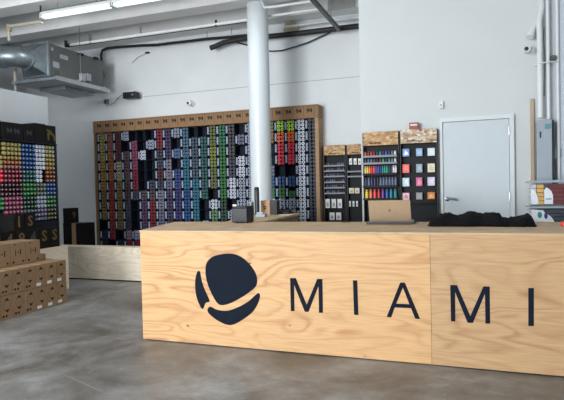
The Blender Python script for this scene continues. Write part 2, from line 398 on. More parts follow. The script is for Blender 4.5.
def can_mesh(c, axis):
    k = (c, axis)
    if k not in CANS:
        CANS[k] = MB().lathe(PROFW if axis == '-y' else PROF, axis=axis, seg=14, mis=PMI).mesh('spray_can', [BODY, canmat(c), HOLE if axis == '-y' else NOZ]); smooth(CANS[k])
    return CANS[k]

# ---- wide rack
RX0, RX1, RY, RZ = -7.315, -2.625, 9.0, 2.70
NC, NR = 24, 13
CW = (RX1 - RX0) / NC; CH = .2
N = None
MAP = [
 ['Yl','Yl','Yl','Go','Go','Go','Oc','Oc','Oc',N,'Nv','Nv','Nv'],
 ['Sa','Sa','Or','Or','Or','Ro','Ro','Ro','Ro','Ro','Cr',N,'Nv'],
 ['Mr','Mr','Mr','Pg','Pg','Oc','Oc','Oc','Oc','Oc',N,'Nv','Nv'],
 ['Gr',N,'Bm','Bm','Bm','Br','Br','Ds','Ds','Ds','Pk','Cr','Nv'],
 [N,'Mg','Mg','Mg','Cr','Cr','Ds',N,N,N,'Gr','Cr',N],
 [N,N,'Wh',N,N,N,'Bm','Pl','Pl','Pl','Pl',N,N],
 [N,'Gr',N,N,N,'Ds','Bm','Rd','Rd','Rd',N,N,N],
 ['Cr','Cr','Ds','Ds','Mr','Ds','Wl','Wl','Lv','Lv','Lv',N,N],
 ['Pu','Pu','Pu','Wl','Wl','Lv','Pu','Pu','Pu','Pu','Pu',N,N],
 ['Lb',N,'Bl',N,'Bu','Bu','In','In','In',N,N,N,N],
 ['Sk','Sk','Sk','Cy','Cy','Cy','Az','Az','Az','Az',N,N,N],
 [N,'St','St','St','St','Cy','Cy','Cy','Cy','Tg',N,N,N],
 [N,'Tg','Tg','Tg','Tg','Tg','Tg',N,N,'Gr',N,N,N],
 ['Ol','Ol','Yg','Yg','Ol','Ol',N,'Wh','Lg','Lg',N,N,N],
 ['Em','Em','Gn','Gn','Gn','Gn','Gn','Gd','Gd','Gd',N,N,N],
 ['Dg','Dg','Dg','Dg','Ds','Wh','Wh',N,'Gr','Gr',N,N,N],
 [N,'Lv',N,'Wh','Wh','Gr','Gr','Gr','Gr','Gr',N,N,N],
 ['Gr','Gr','Gr','Gr','Gr','Gr','Gr','Gr','Gr','Gr',N,N,N],
 ['Gr','Wh','Gr','Gr','Gr','Gr','Gr','Gr','Gr','Gr',N,N,N],
 ['Ol','Or',N,N,'Lv','Az','Gn','Wh','Gr','Gr',N,N,N],
 ['Li','OO','Re','Re',N,'Az','Gn','Gr','Nv','Gr',N,N,N],
 ['Li','OO','Re','Re',N,'Az','Gn','Gr','Gr','Gr',N,N,N],
 ['Wh','Wh','Wh','Wh','Wh','Wh','Wh','Wh','Wh','Wh','Wh',N,N],
 ['Nv','Nv','Nv','Nv','Nv','Nv','Nv','Nv','Nv','Nv','Nv',N,N]]
rk = thing('spray_can_rack', 'very wide kraft-framed rack of spray cans along the back wall', 'rack', ((RX0 + RX1) / 2, 9.1, 0))
part('back_panel', MB().box((RX0 - .04, 9.22, 0), (RX1 + .05, 9.245, RZ)), NAVY, rk)
part('header_board', MB().box((RX0 - .05, 8.96, RZ), (RX1 + .075, 9.24, RZ + .235)), KRAFT, rk, .003)
part('side_panel', MB().box((RX0 - .05, 8.975, 0), (RX0 - .03, 9.219, RZ - .001)), KRAFT, rk)
part('side_panel', MB().box((RX1 + .005, 8.965, 0), (RX1 + .07, 9.219, RZ - .001)), mat('tan_side_board', (168, 136, 104), .8), rk)
sh = MB()
for r in range(1, NR + 1): sh.box((RX0 - .03, 9.03, RZ - r * CH - .004), (RX1 + .004, 9.21, RZ - r * CH + .002))
part('shelves', sh, NAVY, rk)
dv = MB()
for c in range(NC + 1): dv.box((RX0 + c * CW - .003, 9.02, .1), (RX0 + c * CW + .001, 9.21, RZ - .001))
part('dividers', dv, NAVY, rk)
q = MB()
for c in range(NC + 1): q.box((RX0 + c * CW - .003, 8.957, RZ + .03), (RX0 + c * CW + .003, 8.9595, RZ + .205))
q.box((RX0 - .04, 8.957, RZ + .205), (RX1 + .06, 8.9595, RZ + .211))
part('header_seams', q, mat('seam_brown', (96, 70, 50), .8), rk)
t94 = text_mesh('94', .105, PRINT, .004)
for c in range(NC):
    o = bpy.data.objects.new('printed_number', t94); COL.objects.link(o); o.parent = rk
    o.location = loc_mb(rk) + Vector((RX0 + (c + .55) * CW, 8.958, RZ + .13))
CARD = mat('shelf_card', (140, 152, 174), .6, var=.35, scale=50)
order = []
for c in range(NC):
    for r in range(NR):
        if MAP[c][r]: order.append((c, r))
order.sort(key=lambda q: (-(q[0] if q[1] < 10 else q[0] - 30), q[1]))
vis = [q for q in order if not (q[0] in (17, 18))]
cardset = set(vis[:98])
stuffcards = MB(); cm = MB(); cm.box((-.017, 0, -.072), (.017, .004, .072)); cme = cm.mesh('shelf_card', CARD)
for (c, r) in order:
    x = RX0 + c * CW + .03; z = RZ - r * CH - .1
    if (c, r) in cardset:
        o = bpy.data.objects.new('shelf_card', cme); COL.objects.link(o); o.parent = rk; o.location = loc_mb(rk) + Vector((x, 9.016, z))
    else: stuffcards.box((x - .017, 9.016, z - .072), (x + .017, 9.02, z + .072))
o = part('shelf_cards', stuffcards, CARD, rk); o['kind'] = 'stuff'
cells = []
n_ind = 0; stuff = MB(); smats = [BODY, HOLE]; sidx = {}
POS = [['upper left', 'upper right'], ['middle left', 'middle right'], ['lower left', 'lower right']]
def can_area(p, ax, r_):
    def pj(q):
        v = Vector(q) - Vector((0, 0, CZ)); w_ = v.dot(fw); return Vector((282 + F * v.dot(RX) / w_, 200 - F * v.dot(UP) / w_))
    p = Vector(p); e = Vector((r_, 0, 0)) if ax else Vector((0, r_, 0)); a_ = pj(p + e) - pj(p - e); b_ = pj(p + Vector((0, 0, r_))) - pj(p - Vector((0, 0, r_)))
    return abs(a_.x * b_.y - a_.y * b_.x)
AMIN = 0
visset = set(q for q in vis if onY(200, 221, 9.0).z < RZ - q[1] * CH - .1)
for (c, r) in vis + [q for q in order if q not in set(vis)]:
    col = MAP[c][r]
    for i in range(3):
        for j in range(2):
            if c == 21 and r == 6 and i == 0: continue
            x = RX0 + c * CW + .088 + j * .0685; z = RZ - r * CH - .036 - i * .0648
            if can_area((x, 9.0, z), 1, .0312) >= AMIN and (c, r) in visset and n_ind < 160:
                o = bpy.data.objects.new('spray_can', can_mesh(col, '-y')); COL.objects.link(o); o.location = (x, 9.205, z)
                tag(o, '%s spray can in the wide rack, %s column from right, %s shelf, %s' % (PAL[col][0], ORD[NC - c], ORD[r + 1], POS[i][j]), 'spray can', 'spray cans in the wide rack')
                n_ind += 1
            else:
                if col not in sidx: sidx[col] = len(smats); smats.append(canmat(col))
                m = [0, 0, 0, 0, 0, sidx[col], sidx[col], sidx[col], 1, 1]
                stuff.lathe(PROFW[1:], (x, 9.205, z), '-y', 10, mis=m[1:])
sme = stuff.mesh('spray_cans', smats); smooth(sme)
o = bpy.data.objects.new('spray_cans', sme); COL.objects.link(o)
tag(o, 'mass of many-coloured spray cans filling the left and middle of the wide rack', 'spray cans', kind='stuff')

# ---- side rack on the partition
LX = -6.2; PITCH = .0648; Z0 = 2.235; YR = 6.675
NCs, NRs = 16, 18
sr = thing('side_can_rack', 'tall black rack of spray cans against the left partition', 'rack', (-6.35, 5.8, 0))
part('back_panel', MB().box((-6.49, 4.6, 0), (-6.47, YR + .02, Z0 + .01)), NAVY, sr)
part('side_panel', MB().box((-6.469, YR + .004, 0), (-6.215, YR + .02, Z0 + .01)), NAVY, sr)
part('side_panel', MB().box((-6.469, 4.6, 0), (-6.215, 4.62, Z0 + .01)), NAVY, sr)
part('base_box', MB().box((-6.469, 4.621, 0), (-6.23, YR, Z0 - NRs * PITCH - .01)), NAVY, sr)
part('top_board', MB().box((-6.49, 4.6, Z0 + .011), (-6.2, YR + .02, Z0 + .025)), NAVY, sr)
g = MB()
for b_ in (1, 2, 3, 4, 5): g.box((-6.46, 4.63, Z0 - b_ * 3 * PITCH - .001), (-6.24, YR, Z0 - b_ * 3 * PITCH + .0005))
part('shelves', g, NAVY, sr)
SM = [  # per band of three rows: groups A(1) B(5) C(4) D(3) E(3), left to right
 (N, 'Yl', 'Az', 'Wh', 'Py'), ('Yl', 'YR', 'Az', 'Wh', 'Go'), ('Re', 'Cr', 'Tg', 'W2', 'Ob'),
 ('Dm', 'Dm', 'Gn', 'Gg', 'Az'), ('Gn', 'Mg', 'Gd', 'Gr', 'Gn'), (N, 'Mg', 'Bg', 'Lv', 'Oo')]
sstuff = MB(); ssm = [BODY, NOZ]; ssi = {}
for r in range(NRs):
    for c in range(NCs):
        grp = 0 if c == 0 else 1 if c < 6 else 2 if c < 10 else 3 if c < 13 else 4
        col = SM[r // 3][grp]
        if col == 'YR': col = ['Go', 'Or', 'Sa'][r % 3]
        if col == 'W2': col = 'Wh' if c < 12 else None
        if not col: continue
        y = YR - .036 - (NCs - 1 - c) * .0655; z = Z0 - .0326 - r * PITCH
        if c > 8 or r > 16:
            if col not in ssi: ssi[col] = len(ssm); ssm.append(canmat(col))
            m = [0, 0, 0, 0, ssi[col], ssi[col], ssi[col], 1, 1]
            sstuff.lathe(PROF[1:], (-6.42, y, z), 'x', 14, mis=m); continue
        o = bpy.data.objects.new('spray_can', can_mesh(col, 'x')); COL.objects.link(o); o.location = (-6.42, y, z)
        tag(o, '%s spray can in the side rack, %s row down, %s column from right' % (PAL[col][0], ORD[r + 1], ORD[NCs - c]), 'spray can', 'spray cans in the side rack')

sme = sstuff.mesh('spray_cans', ssm); smooth(sme)
o = bpy.data.objects.new('spray_cans', sme); COL.objects.link(o)
tag(o, 'mass of spray cans filling the right half and foot of the side rack', 'spray cans', kind='stuff')

# ------------------------------------------------------------------ cartons
BOXB = mat('black_carton_board', (19, 17, 17), .7, var=.1, spec=.2)
GOLDP = mat('gold_print', (96, 78, 34), .7)
TANP = mat('tan_print', (104, 78, 52), .7)
DARKP = mat('dim_grey_print', (56, 56, 58), .6)
def black_carton(x0, x1, y0, y1, z0, z1, label, group=None, txt=None, tm=None, face='X', size=.1, body=None):
    t = thing('black_carton', label, 'carton', ((x0 + x1) / 2, (y0 + y1) / 2, z0), group)
    mb = MB().box((x0, y0, z0), (x1, y1, z1 - .001)); part('body', mb, body or BOXB, t, .003)
    part('tape', MB().box((x0 + .01, (y0 + y1) / 2 - .012, z1 - .001), (x1 - .01, (y0 + y1) / 2 + .012, z1)), BLACK, t)
    if txt:
        me = text_mesh(txt, size, tm, axis=face)
        o = bpy.data.objects.new('print', me); COL.objects.link(o); o.parent = t
        p = Vector((x1 + .0015, (y0 + y1) / 2, (z0 + z1) / 2)) if face == 'X' else Vector(((x0 + x1) / 2, y0 - .0015, (z0 + z1) / 2))
        o.location = loc_mb(t) + p
    return t
ZT = Z0 + .026
G1 = 'black cartons on top of the side rack'
black_carton(-6.46, -6.22, 5.30, 5.655, ZT, ZT + .27, 'black carton on top of the side rack, cut by the photo edge', G1)
black_carton(-6.46, -6.2, 5.665, 6.02, ZT, ZT + .25, 'wide black carton with dim lettering on top of the side rack', G1, '94 94', DARKP, size=.1)
black_carton(-6.46, -6.2, 6.03, 6.235, ZT, ZT + .24, 'small black carton with dim lettering, middle of those on the side rack', G1, '94', DARKP, size=.1)
black_carton(-6.46, -6.2, 6.245, 6.455, ZT, ZT + .29, 'plain tall black carton next to the gold marked one on the side rack', G1)
black_carton(-6.46, -6.2, 6.465, 6.67, ZT, ZT + .28, 'black carton with gold swoosh print at the right end of the side rack', G1)
gp = MB().prism([(-6.1985, 6 + y_, ZT + z_) for y_, z_ in ((.48, .22), (.56, .20), (.64, .13), (.66, .04), (.63, .04), (.61, .11), (.56, .15), (.53, .12), (.53, .05), (.50, .05), (.49, .15), (.51, .18), (.48, .19))], (.001, 0, 0))
lastb = [o for o in COL.objects if o.name.startswith('black_carton') and o.parent is None][-1]
part('print', gp, GOLDP, lastb)
# foot of the side rack
G2 = 'cartons at the foot of the side rack'
NM = ['floor', 'second', 'third', 'fourth']
for i in range(7):
    b_ = 6.42 - (6 - i) * .205; a_ = b_ - .2
    for ti in range(4):
        zz = ti * .245
        txt, tm = (None, None)
        if ti == 3: txt, tm = [('O', TANP), ('9', TANP), ('4', TANP), ('9', TANP), ('4', DARKP), ('S', GOLDP), ('S', GOLDP)][i]
        black_carton(-6.2, -5.96, a_, b_, zz, zz + .243, 'black carton in front of the side rack, %s tier, %s from the right' % (NM[ti], ORD[7 - i]), G2, txt, tm, size=.22)
black_carton(-6.2, -5.96, 5.77, 5.96, .98, 1.21, 'tan printed black carton standing highest in front of the side rack', G2, 'S', TANP, size=.2)
black_carton(-6.2, -5.96, 5.57, 5.76, .98, 1.21, 'black carton with tan print beside the highest front carton', G2, '1', TANP, size=.22)
black_carton(-6.98, -6.84, 7.62, 7.86, .941, 1.21, 'small black carton with gold print standing on the cartons behind the bench', G2, '9', GOLDP, size=.16)
side = thing('bench_panel', 'plywood side panel in front of the cartons at the foot of side rack', 'panel', (-5.94, 5.9, 0))
part('panel', MB().box((-5.953, 5.0, 0), (-5.935, 6.56, .665)), PLYB, side, .002)
part('cap_strip', MB().box((-5.955, 5.0, .666), (-5.93, 6.56, .678)), PLYB, side)
# behind the bench
G3 = 'cartons standing behind the bench'
for (x0, x1, nm, bm) in ((-6.70, -6.52, 'rightmost black carton behind the plywood bench', None), (-6.80, -6.71, 'narrow tan carton between black cartons behind the bench', KRAFTD),
                     (-6.99, -6.81, 'black carton left of the narrow tan one behind the bench', None)):
    black_carton(x0, x1, 7.62, 7.9, 0, .46, 'lower ' + nm, G3, body=bm); black_carton(x0, x1, 7.62, 7.9, .461, .94, 'upper ' + nm, G3, body=bm)

# kraft cartons in front
TAPE = mat('brown_tape', (176, 142, 104), .4)
def kraft(y0, y1, x0, x1, z0, z1, label, group, lab=False, marks=True):
    t = thing('kraft_carton', label, 'carton', ((x0 + x1) / 2, (y0 + y1) / 2, z0), group)
    part('body', MB().box((x0, y0 + .002, z0), (x1, y1 - .002, z1 - .002)), KRAFTD, t, .004)
    part('tape', MB().box((x0 + .005, (y0 + y1) / 2 - .02, z1 - .0025), (x1 - .005, (y0 + y1) / 2 + .02, z1 - .001)), TAPE, t)
    if marks:
        m = MB(); yc_ = (y0 + y1) / 2; h = z1 - z0; w = .036
        for zz, s_ in ((z0 + h * .77, 1), (z0 + h * .40, -1)):
            m.prism([(x1, yc_ - w, zz), (x1, yc_ + w, zz), (x1, yc_, zz + s_ * .035)], (.001, 0, 0))
        for q in range(12):
            a0, a1 = q / 12 * PI * 2, (q + .7) / 12 * PI * 2; rr = .058
            cz_ = z0 + h * .58
            m.prism([(x1, yc_ + rr * math.cos(a0), cz_ + rr * math.sin(a0)), (x1, yc_ + rr * math.cos(a1), cz_ + rr * math.sin(a1)),
                     (x1, yc_ + (rr - .0025) * math.cos(a1), cz_ + (rr - .0025) * math.sin(a1)), (x1, yc_ + (rr - .0025) * math.cos(a0), cz_ + (rr - .0025) * math.sin(a0))], (.0008, 0, 0))
        m.box((x1, y0 + .02, z0 + .03), (x1 + .001, y0 + .05, z0 + .055)); m.box((x1, y0 + .065, z0 + .03), (x1 + .001, y0 + .09, z0 + .055))
        part('print', m, PRINT, t)
    if lab: part('shipping_label', MB().box((x1, y0 + .01, z0 + .02), (x1 + .0015, y0 + .085, z0 + .058)), PAPER, t)
    return t
GK = 'kraft cartons stacked at the left'
W = .179
for c in range(7):
    y1 = 5.76 - (6 - c) * W; y0 = y1 - W
    for ti in range(2):
        z0 = ti * .291
        kraft(y0, y1, -5.52, -5.25 - random.uniform(0, .006), z0, z0 + .289, 'kraft carton in the %s tier of the front stack, %s from its right end' % (['floor', 'second'][ti], ORD[7 - c]), GK, lab=(c >= 4))
for c in range(5):
    y1 = 5.80 - (4 - c) * .245; y0 = y1 - .245
    for ti in range(2):
        kraft(y0, y1, -5.90, -5.53, ti * .291, ti * .291 + .289, 'kraft carton in the %s tier behind the front stack, %s from the right' % (['floor', 'second'][ti], ORD[5 - c]), GK, marks=False)
for c in range(4):
    y1 = 5.565 - (3 - c) * .245; y0 = y1 - .245
    t = kraft(y0, y1, -5.88, -5.50, .583, .872, 'kraft carton in the raised top tier, %s from its right end' % ORD[4 - c], GK, marks=False)
    m = MB(); yy = (y0 + y1) / 2
    m.box((-5.50, y0 + .03, .61), (-5.499, y0 + .06, .635)); m.box((-5.50, y1 - .06, .61), (-5.499, y1 - .035, .635)); m.box((-5.50, yy - .045, .70), (-5.499, yy - .035, .78)); m.box((-5.50, yy + .03, .71), (-5.499, yy + .045, .78))
    m.box((-5.50, yy - .01, .735), (-5.499, yy + .012, .75)); m.box((-5.5, yy - .06, .835), (-5.499, yy - .04, .85))
    part('print', m, PRINT, t)
kraft(5.567, 5.74, -5.86, -5.58, .583, .66, 'flat kraft carton lying right of the raised top tier', GK, marks=False)

# ------------------------------------------------------------------ pillar
PX = (onY(262.4, 190, 8.0).x + onY(256.3, 0, 8.0).x) / 2
pl = MB().lathe([(0, 0), (.172, 0), (.172, ZC - .02), (0, ZC - .02)], (PX, 8.0, 0), 'z', 40)
o = obj('pillar', pl, mat('pillar_paint', (212, 220, 224), .38, var=.015), sm=True); tag(o, 'round white painted pillar rising behind the counter', 'pillar', kind='structure')

# ------------------------------------------------------------------ door, second door, pipes on the right wall
YW = 7.0
p1 = onY(440.5, 118.5, YW); p2 = onY(512.5, 115.5, YW)
DX0, DX1, DZ = p1.x, p2.x, 2.30
DOORP = mat('grey_door_paint', (200, 210, 216), .45, var=.015)
d = MB(); d.box((DX0 + .026, YW - .03, .01), (DX1 - .044, YW - .004, DZ - .04))
dr = struct('door_1', d, DOORP, 'light grey steel door in the right wall', 'door', .003)
fm = MB()
fm.box((DX0 - .01, YW - .05, 0), (DX0 + .022, YW - .001, DZ - .0355)); fm.box((DX1 - .04, YW - .05, 0), (DX1 + .012, YW - .001, DZ - .0355)); fm.box((DX0 - .01, YW - .05, DZ - .035), (DX1 + .012, YW - .001, DZ + .015))
struct('door_frame', fm, mat('door_frame_paint', (214, 222, 226), .5, var=.015), None, None, 0, dr)
hp = onY(447, 199, YW - .05)
h = MB().lathe([(0, 0), (.028, 0), (.028, .01), (.012, .014), (.012, .05), (0, .05)], (hp.x, YW - .032, hp.z), '-y', 16)
h.tube([(hp.x, YW - .075, hp.z), (hp.x + .05, YW - .078, hp.z + .006), (hp.x + .12, YW - .075, hp.z - .008)], .013, 10)
obj('handle', h, mat('dark_chrome', (128, 132, 138), .25, .8), dr, sm=True)
for z in (2.06, 1.26, .3):
    obj('hinge', MB().cyl((DX1 - .043, YW - .055, z), (DX1 - .043, YW - .055, z + .11), .008), STEEL, dr)
# second door far right
d = MB().box((.90, YW - .04, 0), (1.75, YW - .003, 3.9))
d2 = struct('door_2', d, mat('pale_blue_panel', (196, 206, 216), .4, var=.02), 'tall pale blue-white panel door at the right photo edge', 'door', .003)
hq = onY(558.5, 153, YW - .04)
hh = MB().box((hq.x - .035, YW - .046, hq.z - .07), (hq.x - .01, YW - .041, hq.z + .07)); hh.tube([(hq.x - .015, YW - .05, hq.z + .05), (hq.x + .02, YW - .06, hq.z + .05), (hq.x + .02, YW - .06, hq.z - .05), (hq.x - .015, YW - .05, hq.z - .05)], .007)
obj('hasp', hh, STEEL, d2)

def pipe(name, label, pts, r, m, cat='pipe', seg=12, group=None):
    o = obj(name, MB().tube(pts, r, seg), m, sm=True); return tag(o, label, cat, group)
PW = mat('white_pipe_paint', (220, 225, 228), .4, var=.02)
XA = .735
pt = thing('thick_pipe', 'thick white pipe bending into the wall beside the security camera', 'pipe', (XA, 6.9, 2.2))
part('pipe', MB().tube([(XA, 6.90, 2.24), (XA, 6.90, 3.22), (XA - .004, 6.90, 3.34), (XA + .008, 6.905, 3.43), (XA + .03, 6.92, 3.53), (XA + .03, 6.95, 3.60), (XA + .03, 6.995, 3.62)], .031, 14), PW, pt, sm=True)
part('spout', MB().tube([(XA - .105, 6.9, 3.19), (XA - .085, 6.915, 3.24), (XA - .06, 6.93, 3.31), (XA - .02, 6.95, 3.36), (XA, 6.96, 3.40)], .045, 14, r2=.018), WHITE, pt, sm=True)
part('strap', MB().tube([(XA - .06, 6.94, 2.86), (XA, 6.86, 2.87), (XA + .1, 6.86, 2.875), (XA + .19, 6.9, 2.88)], .008, 6), PW, pt)
pipe('thin_pipe', 'straight white pipe just right of the thick bent pipe', [(.825, 6.925, 2.22), (.825, 6.925, 4.4)], .02, PW)
pipe('thin_pipe', 'white pipe along the left edge of the pale blue panel door', [(.925, 6.935, 1.2), (.925, 6.935, 4.4)], .018, PW)
tag(obj('pipe_clamp', MB().box((.855, 6.86, 2.90), (.895, 6.995, 2.95)).cyl((.875, 6.85, 2.925), (.875, 6.87, 2.925), .018), mat('grey_clamp', (90, 92, 95), .5)), 'small dark clamp between the two thin white pipes', 'clamp')
pipe('grey_cable', 'thin dark cable running down beside the thick white pipe', [(.79, 6.95, 3.30), (.785, 6.96, 3.15), (.795, 6.965, 2.9), (.785, 6.97, 2.5)], .006, mat('dim_cable', (120, 124, 128), .6), 'cable')
ep = thing('electric_panel', 'tall grey steel electric box on the right wall', 'electric box', (.78, 6.9, 1.2))
part('cabinet', MB().box((.695, 6.82, 1.05), (.868, 6.999, 2.2)), mat('grey_box_edge', (40, 46, 54), .4, .3), ep, .004)
part('cover', MB().box((.682, 6.80, 1.04), (.842, 6.819, 2.205)), mat('grey_box_paint', (158, 168, 178), .4, .1, .08, 3), ep, .004)
q = MB()
for i in range(5): q.box((.77 + .0 * i, 6.798, 2.10 + i * .012), (.83 + .006 * (i % 3), 6.7995, 2.107 + i * .012))
part('label_text', q, mat('teal_print', (40, 130, 150), .5), ep)
part('latch', MB().box((.715, 6.79, 2.0), (.728, 6.80, 2.07)), BLACK, ep)
w1 = onY(532.5, 98, 6.97); 
tag(obj('wood_plank', MB().box((.635, 6.96, 0), (.672, 6.998, 2.48)), mat('plain_pine', (186, 166, 140), .7, var=.1, scale=6, stretch=(8, 8, 1))), 'narrow pine plank on the wall left of the electric box', 'plank')
# camera dome on right wall
sc_ = onY(526.5, 48.5, 6.85)
t = thing('security_camera', 'white security camera on the right wall beside the pipes', 'camera', (sc_.x, 6.95, sc_.z))
part('mount', MB().lathe([(0, 0), (.045, 0), (.045, .02), (.02, .03), (.02, .07), (0, .07)], (sc_.x + .07, 6.999, sc_.z - .005), '-y', 16), WHITE, t, sm=True)
part('arm', MB().cyl((sc_.x + .07, 6.94, sc_.z - .003), (sc_.x + .02, 6.92, sc_.z), .02), WHITE, t, sm=True)
part('body', MB().lathe([(0, 0), (.03, .0), (.042, .02), (.044, .08), (.036, .10), (0, .10)], (sc_.x + .01, 6.96, sc_.z), '-y', 18), WHITE, t, sm=True)
part('lens', MB().lathe([(0, 0), (.024, 0), (.022, .012), (0, .016)], (sc_.x, 6.86, sc_.z), '-y', 14), BLACK, t, sm=True)
sw = onY(441, 105, 6.99)
t = thing('wall_sensor', 'small white sensor box on the wall above the grey door', 'sensor', (sw.x, 6.99, sw.z))
part('body', MB().box((sw.x - .02, 6.96, sw.z - .045), (sw.x + .03, 6.999, sw.z + .045)), WHITE, t, .006)
part('window', MB().box((sw.x - .008, 6.957, sw.z - .02), (sw.x + .014, 6.96, sw.z + .01)), mat('sensor_window', (165, 172, 176), .4), t)

# ------------------------------------------------------------------ product displays
def display(x0, x1, yb, zt, label, htext, signm, hh=.165, dep=.10):
    t = thing('product_display', label, 'display stand', ((x0 + x1) / 2, yb - dep / 2, 0))
    yf = yb - dep
    part('back_panel', MB().box((x0 + .012, yb - .02, 0), (x1 - .012, yb - .002, zt - .01)), BLACKM, t)
    part('side_panel', MB().box((x0, yf, 0), (x0 + .012, yb - .002, zt)), BLACK, t)
    part('side_panel', MB().box((x1 - .012, yf, 0), (x1, yb - .002, zt)), BLACK, t)
    part('base', MB().box((x0 + .012, yf - .1, 0), (x1 - .012, yb - .021, .12)), BLACKM, t)
    b = part('header_board', MB().box((x0 + .014, yf - .02, zt - hh), (x1 - .004, yf - .001, zt + .004)), signm, t, .002)
    me = text_mesh(htext, .034, PRINT)
    o = bpy.data.objects.new('lettering', me); COL.objects.link(o); o.parent = b; o.location = (x0 + .17, yf - .021, zt - hh + .028)
    return t
SIGNW = flakes('pale_flake_board', [(134, 98, 68), (200, 176, 144), (232, 226, 214), (160, 120, 84), (240, 236, 228)], 22)
XQ = [-1.372, -.905, -.432]
A_ = display(XQ[0], XQ[1], 7.0, 2.18, 'black display stand with colourful marker rows behind the laptop', 'MARKERS', PLYS, .17)
B_ = display(XQ[1] + .012, XQ[2], 7.0, 2.185, 'black display stand with square packets beside the grey door', 'STENCILS', SIGNW, .17)
C_ = display(-2.518, -2.12, 9.245, 2.21, 'black display stand right next to the wide can rack', 'MARKERS', PLYS, .17, .12)
D_ = display(-2.10, -1.50, 9.245, 2.21, 'black display stand half hidden by the wall corner', 'MARKERS', PLYS, .17, .12)
YS = 6.84
def marker_mesh(name, h, w, rgb, lab=False):
    key = ('mk', name)
    if key not in CANS:
        r_ = w / 2
        mb = MB().lathe([(0, 0), (r_, 0), (r_, h * .72), (r_ * .85, h * .74), (r_ * .85, h * .97), (r_ * .6, h), (0, h)], mis=[0, 0, 0, 1, 1, 1], seg=12)
        if lab: mb.lathe([(r_ * 1.03, h * .2), (r_ * 1.03, h * .55)], seg=12, mi=2)
        me = mb.mesh(name, [mat('mk_' + name, rgb, .45), mat('mkcap_' + name, tuple(int(v * .85) for v in rgb), .4), PAPER]); smooth(me); CANS[key] = me
    return CANS[key]
CN = {'yellow': (236, 208, 60), 'orange': (236, 140, 60), 'red': (214, 50, 50), 'pink': (226, 90, 110), 'purple': (110, 70, 150), 'blue': (60, 90, 190), 'navy': (44, 56, 90),
      'teal': (40, 140, 150), 'green': (40, 160, 120), 'grey': (110, 116, 128), 'white': (224, 226, 228), 'maroon': (130, 40, 50), 'black': (36, 38, 44), 'steel': (96, 110, 136), 'rust': (180, 96, 50), 'cream': (222, 206, 160)}
def shelf(parent, x0, x1, y0, y1, z): return part('shelf', MB().box((x0, y0, z - .012), (x1, y1, z)).box((x0, y0 - .004, z - .014), (x1, y0 - .0001, z + .012)), mat('shelf_edge', (112, 118, 126), .5, .2), parent)
def row(names, x0, x1, z, h, w, y, what, where, cat, grp, lab=False):
    n = len(names); seen = {}
    for i, c in enumerate(names):
        x = x0 + (x1 - x0) * (i + .5) / n
        o = bpy.data.objects.new(what, marker_mesh('%s_%s_%d' % (c, what, int(h * 1000)), h, w, CN[c], lab)); COL.objects.link(o); o.location = (x, y, z)
        tag(o, '%s %s %s, %s from left' % (c, what.replace('_', ' '), where, ORD[i + 1]), cat, grp)
xa, xb = XQ[0] + .03, XQ[1] - .02
def zof(y, x=380, Y=YS): return onY(x, y, Y).z
rows = [(156.3, ['rust', 'maroon', 'red', 'maroon', 'navy', 'teal', 'navy', 'blue', 'navy', 'grey', 'white'], .065, .03, 'paint_marker', 'on the top marker shelf', 0),
        (163.2, ['navy', 'steel', 'teal', 'maroon', 'black', 'maroon', 'green', 'navy', 'teal', 'grey', 'white'], .06, .03, 'paint_marker', 'on the second marker shelf', 0),
        (174.0, ['cream', 'yellow', 'orange', 'red', 'pink', 'purple', 'blue', 'navy', 'teal', 'green', 'green', 'navy', 'navy', 'white', 'white'], .105, .026, 'paint_marker', 'on the third marker shelf', 0),
        (186.3, ['navy', 'steel', 'navy', 'navy', 'black', 'steel', 'steel', 'steel', 'steel', 'steel', 'steel'], .115, .034, 'ink_bottle', 'on the fourth shelf', 0),
        (198.8, ['yellow', 'orange', 'pink', 'red', 'purple', 'blue', 'teal', 'teal'], .125, .038, 'ink_bottle', 'behind the laptop', 0)]
for y, names, h_, w_, what, where, lab in rows:
    z = zof(y)
    s_ = shelf(A_, XQ[0] + .013, XQ[1] - .013, 6.80, 6.978, z)
    if y < 165: pass
    else: s_.data.materials[0] = BLACKM
    row(names, xa, xb, z + .0005, h_, w_, YS, what, where, 'marker' if 'marker' in what else 'bottle', what.replace('_', ' ') + 's ' + where, bool(lab))
